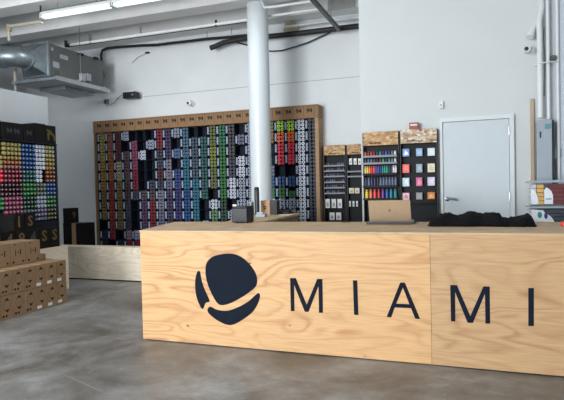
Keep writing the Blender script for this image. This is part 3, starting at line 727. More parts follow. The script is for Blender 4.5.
# packets
PK = [[('blue and white', (96, 140, 200), (226, 232, 240)), ('light blue', (136, 172, 216), (160, 190, 226)), ('white and blue', (206, 224, 238), (232, 236, 240))],
      [('red', (236, 84, 80), (240, 120, 112)), ('grey blue', (132, 152, 168), (160, 176, 190)), ('cream', (228, 220, 190), (206, 200, 176))],
      [('pale blue', (190, 216, 232), (226, 234, 240)), ('pink', (196, 88, 132), (224, 140, 170)), ('pale lilac', (208, 200, 228), (222, 216, 236))],
      [('pink and white', (224, 196, 204), (210, 120, 140)), ('grey', (136, 140, 146), (150, 154, 160)), ('orange brown', (206, 122, 44), (236, 178, 100))]]
rx = [(402.5, 409.5), (416, 422.5), (427.5, 435)]
ry = [(148.5, 156), (164, 172.5), (177.5, 186), (192.5, 199.5)]
for i in range(4):
    for j in range(3):
        nm, c1, c2 = PK[i][j]
        tilt = -(j - 1) * .4
        a = onY(rx[j][0], ry[i][0] + tilt, 6.93); b = onY(rx[j][1], ry[i][1] + tilt, 6.93)
        t = thing('stencil_packet', '%s square packet on the display, %s row, %s column' % (nm, ORD[i + 1], ORD[j + 1]), 'packet', ((a.x + b.x) / 2, 6.94, b.z), 'square packets on the display by the door')
        part('pouch', MB().box((a.x, 6.925, b.z), (b.x, 6.94, a.z)), mat('pk_a_' + nm.replace(' ', '_'), c1, .35, var=.12, scale=30), t, .003)
        w_ = b.x - a.x; h_ = a.z - b.z; rnd = random.random()
        part('picture', MB().prism([(a.x + w_ * .15, 6.9249, b.z + h_ * (.15 + .3 * rnd)), (a.x + w_ * .85, 6.9249, b.z + h_ * .2), (a.x + w_ * .8, 6.9249, b.z + h_ * (.5 + .3 * rnd)), (a.x + w_ * .4, 6.9249, b.z + h_ * .8)], (0, -.001, 0)), mat('pk_b_' + nm.replace(' ', '_'), c2, .35), t)
        part('peg', MB().cyl(((a.x + b.x) / 2, 6.925, a.z + .004), ((a.x + b.x) / 2, 6.979, a.z + .004), .0035, 8), BLACK, t)
z = onY(418, 202.5, 6.9).z; part('shelf', MB().box((XQ[1] + .025, 6.88, z - .012), (XQ[2] - .012, 6.978, z)), BLACKM, B_)
e_ = onY(409.5, 130.5, 6.93); f_ = onY(418.5, 122.5, 6.93)
t = thing('red_alarm_box', 'small red box with white text standing on the display headers', 'alarm box', ((e_.x + f_.x) / 2, 6.95, 2.19))
part('body', MB().box((e_.x, 6.90, 2.186), (f_.x, 6.97, f_.z)), mat('dark_red_plastic', (150, 52, 44), .4), t, .004)
part('white_strip', MB().box((e_.x + .015, 6.898, e_.z + .055), (f_.x - .015, 6.9, e_.z + .075)), PAPER, t)

# back displays
YD = 9.12
for i, y in enumerate((165.8, 171, 176.5, 182.2, 187.8, 193.3)):
    z = onY(332, y, YD).z
    shelf(C_, -2.505, -2.133, 9.09, 9.224, z)
    pal = ['grey', 'navy', 'steel', 'black', 'steel', 'navy', 'grey', 'maroon', 'steel', 'black']
    random.shuffle(pal)
    row(pal, -2.49, -2.15, z + .0005, .055, .03, 9.16, 'paint_marker', 'beside the can rack on shelf %s' % ['one', 'two', 'three', 'four', 'five', 'six'][i], 'marker', 'dark markers on the back stand')
def pack(x0, x1, y0, y1, Y, nm, m=None):
    a = onY(x0, y0, Y); b = onY(x1, y1, Y)
    t = thing('blister_pack', nm, 'pack', ((a.x + b.x) / 2, Y + .01, b.z), 'white packs on the back display stands')
    part('card', MB().box((a.x, Y, b.z), (b.x, Y + .006, a.z)), m or PAPER, t, .001)
    part('content', MB().box((a.x + (b.x - a.x) * .3, Y - .012, b.z + (a.z - b.z) * .2), (a.x + (b.x - a.x) * .7, Y, b.z + (a.z - b.z) * .6)), mat('pack_content', (150, 160, 176), .4), t, .003)
    part('peg', MB().cyl(((a.x + b.x) / 2, Y - .01, a.z - .006), ((a.x + b.x) / 2, 9.224, a.z - .006), .003, 6), STEEL, t)
for i, x in enumerate((324.1, 330.2, 336.1)):
    pack(x + 1.3, x + 5.9, 199, 208, 9.13, 'white hanging pack below the marker shelves, upper row, %s from left' % ORD[i + 1])
for i, x in enumerate((329.5, 336)):
    pack(x, x + 5.2, 212.5, 220, 9.15, 'white hanging pack just above the counter, lower row, %s from left' % ORD[i + 1])
for i, x in enumerate((349, 353.5, 358)):
    pack(x, x + 3.2, 158.5, 164.5, 9.15, 'small white pack under the half hidden header, %s from left' % ORD[i + 1])
for i, x in enumerate((349, 352.5, 356)):
    pack(x, x + 2, 201, 206.5, 9.15, 'tiny white pack on the half hidden stand, %s from left' % ORD[i + 1])
pack(349, 354, 188, 193.3, 9.15, 'cream pack on the half hidden stand, left one', mat('cream_card', (226, 214, 180), .6))
pack(354.7, 359.5, 188, 193.3, 9.15, 'cream pack on the half hidden stand, right one', mat('cream_card', (226, 214, 180), .6))
for y in (171.5, 176.5):
    z = onY(354, y, YD).z; shelf(D_, -2.087, -1.513, 9.09, 9.224, z)

# ------------------------------------------------------------------ things on the counter
lt = onY(368.2, 200.8, 5.47); lb = onY(411.2, 220.2, 5.47)
LW0, LW1 = onY(369.3, 210, 5.45).x, onY(411.2, 210, 5.45).x
t = thing('laptop', 'open gold laptop seen from behind on the plywood counter', 'laptop', ((LW0 + LW1) / 2, 5.5, HT))
GOLD = mat('gold_aluminium', (176, 152, 124), .45, .2, .02)
zl = lt.z
lid = MB().prism([(LW0, 5.45, HT + .03), (LW1, 5.45, HT + .03), (LW1 - .004, 5.395, zl + .004), (LW0, 5.395, zl + .004)], (0, .006, .0))
part('lid', lid, GOLD, t, .002)
part('screen', MB().prism([(LW0 + .01, 5.457, HT + .04), (LW1 - .01, 5.457, HT + .04), (LW1 - .014, 5.403, zl - .006), (LW0 + .01, 5.403, zl - .006)], (0, .001, 0)), BLACK, t)
part('base', MB().box((LW0 - .003, 5.45, HT + .012), (LW1 + .004, 5.695, HT + .026)), GOLD, t, .004)
cx = (LW0 + LW1) / 2; cz = (HT + .03 + zl) / 2 + .003
ap = [(math.cos(a) * .011 * (1 + .12 * math.cos(3 * a + .5)), math.sin(a) * .012) for a in [i / 16 * 2 * PI for i in range(16)]]
fy = lambda z: 5.45 - .055 * (z - HT - .03) / (zl - HT - .03) - .001
part('logo', MB().prism([(cx + x, fy(cz + z), cz + z) for x, z in ap], (0, -.001, 0)).prism([(cx + .001, fy(cz + .014), cz + .013), (cx + .007, fy(cz + .02), cz + .021), (cx + .003, fy(cz + .02), cz + .021)], (0, -.001, 0)), mat('dark_gold', (120, 98, 76), .4, .3), t, label='dark fruit-shaped logo on the lid')
t = thing('laptop_tray', 'flat dark tray under the gold laptop', 'tray', (cx, 5.5, HT))
part('tray', MB().box((LW0 - .012, 5.34, HT + .001), (LW1 + .035, 5.705, HT + .011)), BLACK, t, .003)
part('rim', MB().box((LW0 - .012, 5.335, HT + .001), (LW1 + .035, 5.3395, HT + .03)), mat('dark_red_rim', (34, 24, 28), .4), t)
# small items left of the laptop on the counter edge
a = onZ(345, 222.3, HT + .002)
tag(obj('pen', MB().cyl((a.x - .03, 5.60, HT + .008), (a.x + .05, 5.63, HT + .008), .006, 8), mat('dark_red_pen', (80, 40, 44), .4), sm=True), 'dark pen lying left of the gold laptop', 'pen')

# cloth heap
prof = [(429.5, 222.5), (431, 218.8), (436, 216.3), (441, 214), (446, 213.4), (452, 214.2), (458, 215.4), (463, 214.8), (467, 212.4), (472, 211.3), (477, 213), (483, 213.6), (488, 212.6), (495, 212.6), (500, 213.8), (502.5, 218), (508, 218.8), (515, 217.4), (522, 215.4), (527, 214.2), (531, 216), (533, 220), (534.5, 223.5)]
YH = 5.24
P = [onY(x, y, YH) for x, y in prof]
def hz(x):
    if x <= P[0].x or x >= P[-1].x: return 0
    for i in range(len(P) - 1):
        if P[i].x <= x <= P[i + 1].x:
            t_ = (x - P[i].x) / (P[i + 1].x - P[i].x); return max(.012, .93 * (P[i].z + (P[i + 1].z - P[i].z) * t_ - HT))
    return 0
nx, ny = 110, 26; mb = MB(); x0, x1 = P[0].x - .015, P[-1].x + .015; y0, y1 = 5.09, 5.40
from mathutils import noise as NZ
for j in range(ny + 1):
    for i in range(nx + 1):
        x = x0 + (x1 - x0) * i / nx; v = j / ny; ed = .03 * NZ.noise(Vector((x * 7, v * 3, 0)))
        y = y0 + (y1 - y0) * v + ed
        s_ = max(0, 1 - abs(2 * v - 1) ** 2.6) ** .55
        zz = hz(x) * s_ * (1 + .10 * (NZ.noise(Vector((x * 14, y * 16, 1.3))) - .1) * (1 if 0 < v < 1 else 0)) + .022 * abs(NZ.noise(Vector((x * 20 + y * 9, y * 42, 5)))) * (s_ > .1)
        xm = (x0 + x1) / 2; xs_ = xm + (x - xm) * (1 - .05 * abs(2 * v - 1) ** 3 * (1 if v < .5 else .4))
        mb.v.append((xs_, y, HT + .003 + max(0, zz)))
for j in range(ny):
    for i in range(nx):
        a = j * (nx + 1) + i; mb.f.append((a, a + 1, a + nx + 2, a + nx + 1)); mb.m.append(0)
CLOTH = mat('black_cloth', (10, 11, 14), .85, var=.25, scale=40, bump=.4, spec=.2)
cl = obj('folded_black_cloth', mb, CLOTH, sm=False); smooth(cl.data, 80); so = cl.modifiers.new('s', 'SOLIDIFY'); so.thickness = .003; so.offset = -1
tag(cl, 'rumpled pile of black clothing lying on the counter right of the laptop', 'clothes')
fr_ = MB()
for i in range(26):
    x = onZ(502 + i * 1.3, 226, HT).x; y = 5.10 + random.uniform(-.01, .02)
    fr_.tube([(x, y + .03, HT + .010), (x + random.uniform(-.015, .015), y, HT + .005), (x + random.uniform(-.025, .025), y - .05, HT + .004)], .0022, 5)
o = obj('fringe', fr_, CLOTH, cl); o['kind'] = 'stuff'; o['label'] = 'loose dark fringe threads'

rp = onZ(562.5, 226, HT)
tag(obj('red_object', MB().lathe([(0, 0), (.03, 0), (.032, .02), (.024, .04), (0, .043)], (rp.x + .012, rp.y - .02, HT), 'z', 16), mat('red_plastic', (210, 60, 50), .4), sm=True), 'small red object on the counter at the right photo edge', 'small object')

# label printer
a = onY(231.5, 206.5, 5.50); b = onY(243.5, 221, 5.50)
t = thing('label_printer', 'black box-shaped label printer at the back edge of the counter', 'printer', ((a.x + b.x) / 2, 5.6, HT))
CH_ = mat('charcoal_plastic', (27, 31, 38), .45)
part('body', MB().box((a.x, 5.50, HT + .008), (b.x + .045, 5.70, a.z - .02)), CH_, t, .008)
part('top_cover', MB().box((a.x + .004, 5.505, a.z - .019), (b.x + .04, 5.695, a.z)), BLACK, t, .006)
part('paper', MB().box((a.x + .005, 5.52, a.z + .001), (a.x + .05, 5.56, a.z + .022)), PAPER, t, .002)
part('foot', MB().box((a.x + .03, 5.51, HT), (a.x + .06, 5.54, HT + .008)).box((b.x + .0, 5.51, HT), (b.x + .03, 5.54, HT + .008)).box((a.x + .03, 5.66, HT), (b.x + .03, 5.69, HT + .008)), BLACK, t)
def cylthing(name, label, cat, x, ytop, ybot, Y, r, m, capm=None, taper=.8):
    c = onY(x, ybot, Y); ztop = onY(x, ytop, Y).z; H_ = ztop - 1.1
    t = thing(name, label, cat, (c.x, Y, 1.1))
    part('body', MB().lathe([(0, 1.1), (r, 1.1), (r, 1.1 + H_ * .86), (0, 1.1 + H_ * .86)], (c.x, Y, 0), 'z', 20), m, t, sm=True)
    part('cap', MB().lathe([(0, 1.1 + H_ * .861), (r * taper, 1.1 + H_ * .861), (r * taper, 1.1 + H_ * .96), (r * taper * .7, 1.1 + H_), (0, 1.1 + H_)], (c.x, Y, 0), 'z', 20), capm or m, t, sm=True)
cylthing('canister', 'grey cylindrical canister on the counter arm left of the dark bottle', 'canister', 251.3, 201.5, 213, 7.25, .042, mat('grey_can', (118, 124, 128), .4, .3), mat('pale_can_top', (150, 156, 160), .4, .3), .95)
cylthing('dark_bottle', 'tall dark upright bottle standing before the pillar base', 'bottle', 257.2, 187, 213, 7.05, .037, mat('dark_bottle_plastic', (58, 62, 68), .4), BLACK, .95)
a = onY(260.6, 200.5, 7.2); b = onY(270, 213.5, 7.2)
t = thing('kraft_box', 'small kraft box with dark print at the foot of the pillar', 'box', ((a.x + b.x) / 2, 7.25, 1.1))
part('body', MB().box((a.x, 7.2, 1.1), (b.x, 7.32, a.z)), mat('pinkish_kraft', (196, 158, 124), .8), t, .002)
part('print', MB().box((a.x + .04, 7.1985, a.z - .10), (a.x + .09, 7.2, a.z - .085)).box((a.x + .05, 7.1985, a.z - .13), (a.x + .08, 7.2, a.z - .11)).box((a.x + .03, 7.1985, a.z - .06), (a.x + .045, 7.2, a.z - .05)), PRINT, t)
b2 = onY(277, 212, 7.2)
t = thing('black_box', 'small black box right against the kraft box on the counter arm', 'box', (b.x + .06, 7.25, 1.1))
part('body', MB().box((b.x + .004, 7.2, 1.1), (b2.x, 7.32, a.z - .004)), BLACK, t, .002)
part('lid_edge', MB().box((b.x + .004, 7.196, a.z - .03), (b2.x - .004, 7.1995, a.z - .024)), CH_, t)
a = onY(255.5, 212.5, 6.6); b = onY(264.8, 217, 6.6)
t = thing('tape_dispenser', 'pale grey low dispenser in front of the dark bottle', 'dispenser', ((a.x + b.x) / 2, 6.65, 1.1))
part('body', MB().box((a.x, 6.6, 1.1), (b.x, 6.7, 1.145)), mat('pale_grey_plastic', (168, 178, 184), .45), t, .006)
part('top', MB().box((a.x + .01, 6.61, 1.146), (b.x - .03, 6.69, 1.165)), mat('pale_grey_plastic2', (190, 198, 204), .45), t, .004)
a = onY(279, 211, 7.4)
t = thing('desk_phone', 'low dark device near the far end of the counter arm', 'device', (a.x + .05, 7.45, 1.1))
part('body', MB().prism([(a.x, 7.36, 1.1), (a.x, 7.52, 1.1), (a.x, 7.52, 1.17), (a.x, 7.36, 1.13)], (.16, 0, 0)), BLACK, t, .004)
part('handset', MB().tube([(a.x + .03, 7.42, 1.165), (a.x + .03, 7.44, 1.185), (a.x + .03, 7.49, 1.19)], .014, 8), CH_, t)
a = onZ(282, 212.5, 1.1)
tag(obj('paper_sheet', MB().prism([(-2.62, 7.00, 1.101), (-2.46, 7.02, 1.101), (-2.47, 7.28, 1.101), (-2.63, 7.26, 1.101)], (0, 0, .002)), PAPER), 'white sheet of paper on the counter arm beside the dark device', 'paper')

# ------------------------------------------------------------------ bins on the right
cb = thing('low_cabinet', 'low white cabinet behind the counter carrying the clear bins', 'cabinet', (1.0, 6.5, 0))
part('body', MB().box((.52, 6.32, 0), (1.5, 6.78, .97)), WHITE, cb, .004)
part('top', MB().box((.50, 6.28, .971), (1.52, 6.79, .995)), WHITE, cb, .004)
PLAST = bpy.data.materials.new('clear_plastic'); PLAST.use_nodes = True
nt = PLAST.node_tree; nt.nodes.clear()
ou = nt.nodes.new('ShaderNodeOutputMaterial'); ms = nt.nodes.new('ShaderNodeMixShader'); tr = nt.nodes.new('ShaderNodeBsdfTransparent'); pb = nt.nodes.new('ShaderNodeBsdfPrincipled')
pb.inputs['Base Color'].default_value = (.75, .8, .84, 1); pb.inputs['Roughness'].default_value = .15
fz = nt.nodes.new('ShaderNodeTexNoise'); fz.inputs['Scale'].default_value = 9; mr = nt.nodes.new('ShaderNodeMapRange'); mr.inputs['To Min'].default_value = .0; mr.inputs['To Max'].default_value = .06
nt.links.new(fz.outputs['Fac'], mr.inputs['Value']); nt.links.new(mr.outputs[0], ms.inputs[0])
nt.links.new(tr.outputs[0], ms.inputs[1]); nt.links.new(pb.outputs[0], ms.inputs[2]); nt.links.new(ms.outputs[0], ou.inputs[0])
def bin_(z0, z1, label, cname, cols, yl):
    t = thing('storage_bin', label, 'storage bin', (1.0, 6.5, z0))
    x0, x1, ya, yb = .565, 1.35, 6.31, 6.72; w = .006
    b = MB(); b.box((x0, ya, z0), (x1, ya + w, z1 - .03)); b.box((x0, yb - w, z0), (x1, yb, z1 - .03)); b.box((x0, ya + w, z0), (x0 + w, yb - w, z1 - .03)); b.box((x1 - w, ya + w, z0), (x1, yb - w, z1 - .03)); b.box((x0 + w, ya + w, z0), (x1 - w, yb - w, z0 + w))
    part('tub', b, PLAST, t)
    part('lid', MB().box((x0 - .012, ya - .012, z1 - .029), (x1 + .012, yb + .012, z1 - .012)).box((x0 + .03, ya + .03, z1 - .012), (x1 - .03, yb - .03, z1 - .002)), mat('frosted_lid', (160, 174, 186), .35), t, .003)
    for i, (xa_, xb_, c, nm) in enumerate(cols):
        mb = MB()
        n_ = 5
        for k_ in range(n_):
            hgt = (z1 - .045 - z0 - .008) / n_
            mb.box((xa_, ya + .012 + .004 * (k_ % 2), z0 + .008 + k_ * hgt), (xb_, yb - .02, z0 + .008 + (k_ + 1) * hgt - .003))
        oo = part('folded_fabric', mb, mat('fabric_' + nm, c, .9, var=.15, scale=20), t, .006); oo['label'] = nm.replace('_', ' ') + ' folded fabric inside'
    return t
b1 = bin_(.996, 1.235, 'lower clear bin of dark blue fabric with a round white label', 'l', [(.58, .70, (210, 214, 218), 'white'), (.705, 1.34, (38, 48, 66), 'dark_blue')], 0)
b2_ = bin_(1.236, 1.51, 'upper clear bin of dark red fabric with white labels', 'u', [(.58, .625, (206, 210, 214), 'white'), (.63, .70, (222, 176, 96), 'tan_yellow'), (.705, .725, (40, 90, 84), 'dark_green'), (.73, 1.34, (104, 12, 30), 'dark_red')], 0)
def arc(cx_, cz_, rx_, rz_, a0, a1, y, n_=14): return [(cx_ + rx_ * math.cos(a0 + (a1 - a0) * i / n_), y, cz_ + rz_ * math.sin(a0 + (a1 - a0) * i / n_)) for i in range(n_ + 1)]
LBL = mat('white_label', (226, 232, 238), .5)
yl = 6.309
part('paper_label', MB().prism([(.575, yl, 1.005)] + arc(.575, 1.005, .23, .19, 0, PI / 2, yl), (0, -.0015, 0)), LBL, b1)
part('label_mark', MB().prism(arc(.655, 1.135, .022, .035, 0, 2 * PI, yl - .0016), (0, -.001, 0)), mat('teal_mark', (40, 140, 140), .5), b1, label='teal round mark on the label')
part('label_mark', MB().prism(arc(.715, 1.125, .018, .034, 0, 2 * PI, yl - .0016), (0, -.001, 0)), mat('indigo_mark', (50, 50, 120), .5), b1, label='indigo round mark on the label')
part('label_mark', MB().box((.62, yl - .0026, 1.05), (.70, yl - .0016, 1.062)), mat('violet_mark', (150, 110, 180), .5), b1)
part('paper_label', MB().prism([(.57, yl, 1.25)] + arc(.57, 1.25, .075, .17, 0, PI / 2, yl), (0, -.0015, 0)), LBL, b2_)
part('paper_label', MB().prism([(.70, yl, 1.25), (.785, yl, 1.25), (.785, yl, 1.34), (.77, yl, 1.39), (.74, yl, 1.42), (.72, yl, 1.43), (.70, yl, 1.40)], (0, -.0015, 0)), LBL, b2_)
part('label_mark', MB().box((.715, yl - .0026, 1.30), (.77, yl - .0016, 1.312)), mat('blue_mark', (80, 120, 190), .5), b2_)

# ------------------------------------------------------------------ ceiling services
def lamp(x0, x1, label):
    t = thing('fluorescent_light', label, 'ceiling light', ((x0 + x1) / 2, 6.66, 4.25))
    part('housing', MB().prism([(x0, 6.58, 4.285), (x0, 6.72, 4.285), (x0, 6.70, 4.33), (x0, 6.60, 4.33)], (x1 - x0, 0, 0)), WHITE, t, .003)
    for yy in (6.615, 6.675): part('tube', MB().cyl((x0 + .03, yy, 4.255), (x1 - .03, yy, 4.255), .019, 12), TUBE, t, sm=True)
    for xe in (x0, x1 - .02): part('end_cap', MB().box((xe, 6.575, 4.225), (xe + .02, 6.725, 4.284)), mat('lamp_end', (200, 202, 204), .5), t)
    for xe in (x0 + .3, x1 - .3): part('hanger', MB().cyl((xe, 6.65, 4.33), (xe, 6.65, 4.449), .006), STEEL, t)
lamp(-6.36, -5.02, 'left section of the long fluorescent ceiling light')
lamp(-5.01, -3.6, 'right section of the long fluorescent ceiling light')
lamp(-3.59, -2.2, 'fluorescent ceiling light section above the photo, right of the others')
tag(obj('lamp_hook', MB().cyl((-6.40, 6.65, 4.26), (-6.40, 6.65, 4.449), .012), BLACKM), 'dark hanger rod at the left end of the ceiling light', 'hanger')

a = onY(42, 21.5, 6.66); b = onY(11.5, 26, 6.66); c = onY(9, 28, 6.66); d = onY(9.2, 41, 6.66)
t = thing('cream_conduit', 'cream conduit elbow joining the ceiling light to the duct', 'conduit', (b.x, 6.66, d.z))
part('pipe', MB().tube([a, b, (b.x - .04, 6.66, b.z - .015), (c.x - .01, 6.66, c.z - .05), d], .026, 10), OFFW, t, sm=True)
part('elbow', MB().lathe([(0, -.05), (.042, -.05), (.042, .05), (0, .05)], (c.x, 6.66, c.z), 'z', 12), mat('dark_cream', (168, 156, 130), .6), t, sm=True)
a = onY(11.5, 70, 7.0); b = onY(13.7, 92, 7.0)
pipe('cream_drop_pipe', 'cream vertical pipe dropping from the round duct behind the partition', [(a.x - .05, 7.12, a.z + .05), (b.x - .05, 7.12, 0.0)], .028, OFFW)
# ducts
XD = -6.93
t = thing('duct_box', 'large grey sheet metal air handler hanging at upper left', 'air duct', (XD - .4, 8.0, 3.5))
part('casing', MB().box((XD - .55, 7.36, 3.54), (XD, 8.80, 4.10)), GALVD, t, .004)
part('flange', MB().box((XD - .57, 7.32, 3.52), (XD + .012, 7.36, 4.13)), GALV, t, .002)
q = MB()
for (xa_, ya_, xb_, yb_) in ((51, 47, 53.5, 51), (60, 54, 68, 60.5), (53, 61, 59.5, 68.5)):
    P0, P1 = onX(xa_, ya_, XD + .003), onX(xb_, yb_, XD + .003); part('label_sheet', MB().box((XD + .0005, P0.y, P1.z), (XD + .003, P1.y, P0.z)), mat('dim_paper', (176, 180, 184), .7), t)
P0, P1 = onX(54, 69.5, XD), onX(59, 76.5, XD)
part('hatch', MB().box((XD + .0005, P0.y, P1.z), (XD + .006, P1.y, P0.z)), mat('hatch_grey', (92, 94, 94), .5, .3), t)
for (xx, yy) in ((80, 54.5), (95, 58.5)):
    P0 = onX(xx, yy, XD); part('bracket', MB().box((XD, P0.y - .05, P0.z - .02), (XD + .05, P0.y + .05, P0.z + .02)), BLACK, t)
q = MB()
for xx in (82.5, 88): P0 = onX(xx, 77, XD + .03); q.box((XD + .001, P0.y - .06, P0.z - .08), (XD + .06, P0.y + .06, P0.z + .06))
part('junction_box', q, mat('junction_grey', (180, 184, 188), .5), t, .004)
# transition and round duct
t = thing('round_duct', 'round galvanized air duct with elbow feeding the air handler', 'air duct', (-7.7, 7.0, 3.8))
c1 = onY(24, 60, 6.75); 
ring = []
# cone: rectangle at flange -> circle
mb = MB(); seg = 24
R0 = [(XD - .53, 7.32, 3.55), (XD - .02, 7.32, 3.55), (XD - .02, 7.32, 4.09), (XD - .53, 7.32, 4.09)]
def rectpt(k_):
    u_ = (k_ / seg * 4) % 4; i = int(u_); f = u_ - i; A, B = Vector(R0[i]), Vector(R0[(i + 1) % 4]); return A + (B - A) * f
cc = Vector((-7.14, 7.06, 3.78)); rr = .17
for k_ in range(seg): mb.v.append(tuple(rectpt(k_)))
for k_ in range(seg):
    a_ = -3 * PI / 4 + 2 * PI * k_ / seg; mb.v.append((cc.x + rr * math.cos(a_), cc.y, cc.z + rr * math.sin(a_)))
for k_ in range(seg): mb.f.append((k_, (k_ + 1) % seg, seg + (k_ + 1) % seg, seg + k_)); mb.m.append(0)
part('transition', mb, GALV, t, sm=True)
pts = [(cc.x, 7.06, cc.z), (cc.x - .01, 6.98, cc.z), (cc.x - .05, 6.90, cc.z), (cc.x - .13, 6.84, cc.z), (cc.x - .24, 6.81, cc.z), (cc.x - 2.1, 6.79, cc.z)]
part('pipe', MB().tube(pts[:5], .17, 24), GALV, t, sm=True)
part('pipe', MB().tube(pts[4:], .166, 24), GALV, t, sm=True)
q = MB()
for p_, n_ in ((pts[0], 'y'), (pts[4], 'x')): q.lathe([(.168, -.02), (.184, -.02), (.184, .02), (.168, .02)], p_, n_, 24)
part('band', q, GALV, t, sm=True)
# drain pan
ZP = 3.36
t = thing('duct_pan', 'flat galvanized tray hanging under the air handler', 'duct tray', (-6.9, 8.0, ZP))
c_ = [onZ(*p_, ZP) for p_ in ((25, 82), (60, 78.5), (110, 92.5), (115, 96), (73, 97), (50, 96))]
c_ = [(-7.40, 6.98), (-6.44, 6.98), (-6.44, 8.34), (-7.40, 8.34)]
part('tray', MB().prism([(x, y, ZP) for x, y in c_], (0, 0, .05)), GALV, t, .004)
part('lip', MB().box((-6.439, 6.98, ZP - .01), (-6.43, 8.34, ZP + .06)), STEEL, t)
part('skirt', MB().box((-7.3, 7.5, ZP - .05), (-6.75, 8.3, ZP - .001)), GALV, t, .004)
part('strut', MB().box((-7.39, 7.5, ZP + .051), (-6.45, 7.54, ZP + .09)).box((-7.39, 8.2, ZP + .051), (-6.45, 8.24, ZP + .09)).cyl((-7.1, 7.52, ZP + .09), (-7.1, 7.52, 3.539), .02).cyl((-7.1, 8.22, ZP + .09), (-7.1, 8.22, 3.539), .02), STEEL, t)
def rod(x, y0, y1, Y, label):
    a = onY(x, y0, Y); b = onY(x, y1, Y)
    zt = 4.45
    tag(obj('hanger_rod', MB().cyl((a.x, Y, zt), (a.x, Y, b.z), .007, 6), mat('thin_rod', (120, 124, 126), .5, .4)), label, 'hanger rod')
rod(79, 20, 76, 7.75, 'long thin rod hanging down past the air handler, leftmost rod')
rod(206.5, 15, 38, 8.95, 'thin rod holding the black pipe, midway to the pillar')
rod(231, 10, 34, 8.95, 'thin rod just left of the pillar holding the black pipe')

# conduits along the ceiling
def cpt(lst, Y): return [onY(x, y, Y) for x, y in lst]
t = thing('silver_conduit', 'silver conduit along the ceiling from the duct to the pillar', 'conduit', (-6, 8.2, 4.3))
p = onY(68, 43.5, 8.2)
part('pipe', MB().tube([(p.x, 8.2, 4.30), (-3.4, 8.2, 4.30)], .024, 10), mat('conduit_silver', (240, 243, 245), .4), t, sm=True)
part('cable', MB().tube([(p.x, 8.19, 4.262), (-5.6, 8.19, 4.258), (-3.4, 8.19, 4.262)], .008, 6), BLACK, t)  # thin black strip added to stand in for the conduit's shaded underside
part('end_fitting', MB().cyl((p.x - .06, 8.2, 4.30), (p.x + .05, 8.2, 4.30), .036, 10).cyl((p.x - .05, 8.2, 4.30), (p.x - .05, 8.2, 4.39), .03, 10), BLACK, t, sm=True)
part('clip', MB().box((-6.75, 8.18, 4.27), (-6.71, 8.22, 4.449)).box((-5.63, 8.19, 4.3), (-5.61, 8.21, 4.449)), STEEL, t)
s_ = onY(216, 21.5, 8.2)
part('sprinkler', MB().lathe([(0, -.09), (.035, -.085), (.015, -.06), (.02, -.02), (.02, .02), (0, .02)], (s_.x, 8.2, 4.35), 'z', 12), BLACK, t, sm=True)
t2 = [(-3.25, 8.17, 4.3), (-2.27, 8.17, 4.3)]
pipe('white_conduit', 'white conduit right of the pillar ending at the dark diagonal bar, lower one', t2, .022, WHITE, 'conduit')
pipe('white_conduit', 'white conduit right of the pillar ending at the red fitting, upper one', [(-3.1, 7.78, 4.42), (-3.05, 7.78, 4.31), (-2.9, 7.78, 4.3), (-2.29, 7.78, 4.3)], .022, WHITE, 'conduit')
pipe('white_conduit', 'short white conduit at the back wall above the black pipes', [(-3.15, 9.02, 4.36), (-1.45, 9.02, 4.36)], .022, WHITE, 'conduit')
a = onZ(313.4, 1.8, 4.14); b = onZ(340.9, 35.5, 4.14)
t = thing('diagonal_bar', 'dark metal bar running from the red fitting toward the back wall', 'bar', (a.x, 8, 4.14))
part('bar', MB().box((a.x - .035, a.y - .1, 4.14), (a.x + .02, min(b.y, 8.98), 4.20)), mat('dark_bar', (86, 88, 90), .45, .4), t, .002)
part('red_fitting', MB().lathe([(0, -.1), (.045, -.1), (.045, .12), (0, .12)], (a.x + .0, a.y - .06, 4.245), 'x', 14), mat('rusty_red', (140, 52, 40), .5), t, sm=True)
part('hanger', MB().cyl((a.x - .01, 8.4, 4.2), (a.x - .01, 8.4, 4.79), .01, 6), STEEL, t)
PB = mat('black_insulation', (30, 31, 33), .6, var=.2, scale=20)
Yw = 9.12
pts = cpt([(97, 82), (102, 81.5), (103.3, 76), (101.7, 66), (101.2, 55), (102.5, 50.5), (107, 48.3), (118, 47), (141, 45.5), (156, 45), (172, 43), (190, 41), (206, 39), (225, 37.5), (246, 35.5), (262, 36)], Yw)
pipe('black_pipe', 'long black insulated pipe bending down behind the air handler', pts, .028, PB, 'pipe', 10)
pts = cpt([(210.5, 48), (215, 46.5), (224, 42.5), (236, 40), (248, 37.8), (272, 36.2), (300, 33.2), (330, 29.5), (352, 26.8), (360, 26)], Yw - .085)
pipe('thick_black_pipe', 'thick black insulated pipe with a cut end left of the pillar', pts, .048, PB, 'pipe', 12)
pts = cpt([(232, 41), (250, 46), (263, 50.5), (272, 51.2), (282, 50.6), (296, 46.5), (308, 42.5), (320, 37), (331, 32)], 9.18)
pipe('black_cord', 'thin black cord sagging on the wall right of the pillar', pts, .013, PB, 'cord', 8)
pts = cpt([(149, 52), (146, 53.5), (138, 57), (132, 63)], 9.22)
pipe('grey_wire', 'thin grey wire hanging on the back wall above the projector', pts, .006, mat('dim_wire', (150, 154, 158), .6), 'wire', 6)
a = onY(147, 52.5, 9.2); tag(obj('wall_hook', MB().box((a.x - .04, 9.19, a.z - .012), (a.x + .04, 9.249, a.z + .012)), BLACKM), 'small dark hook on the back wall below the black pipe', 'hook')
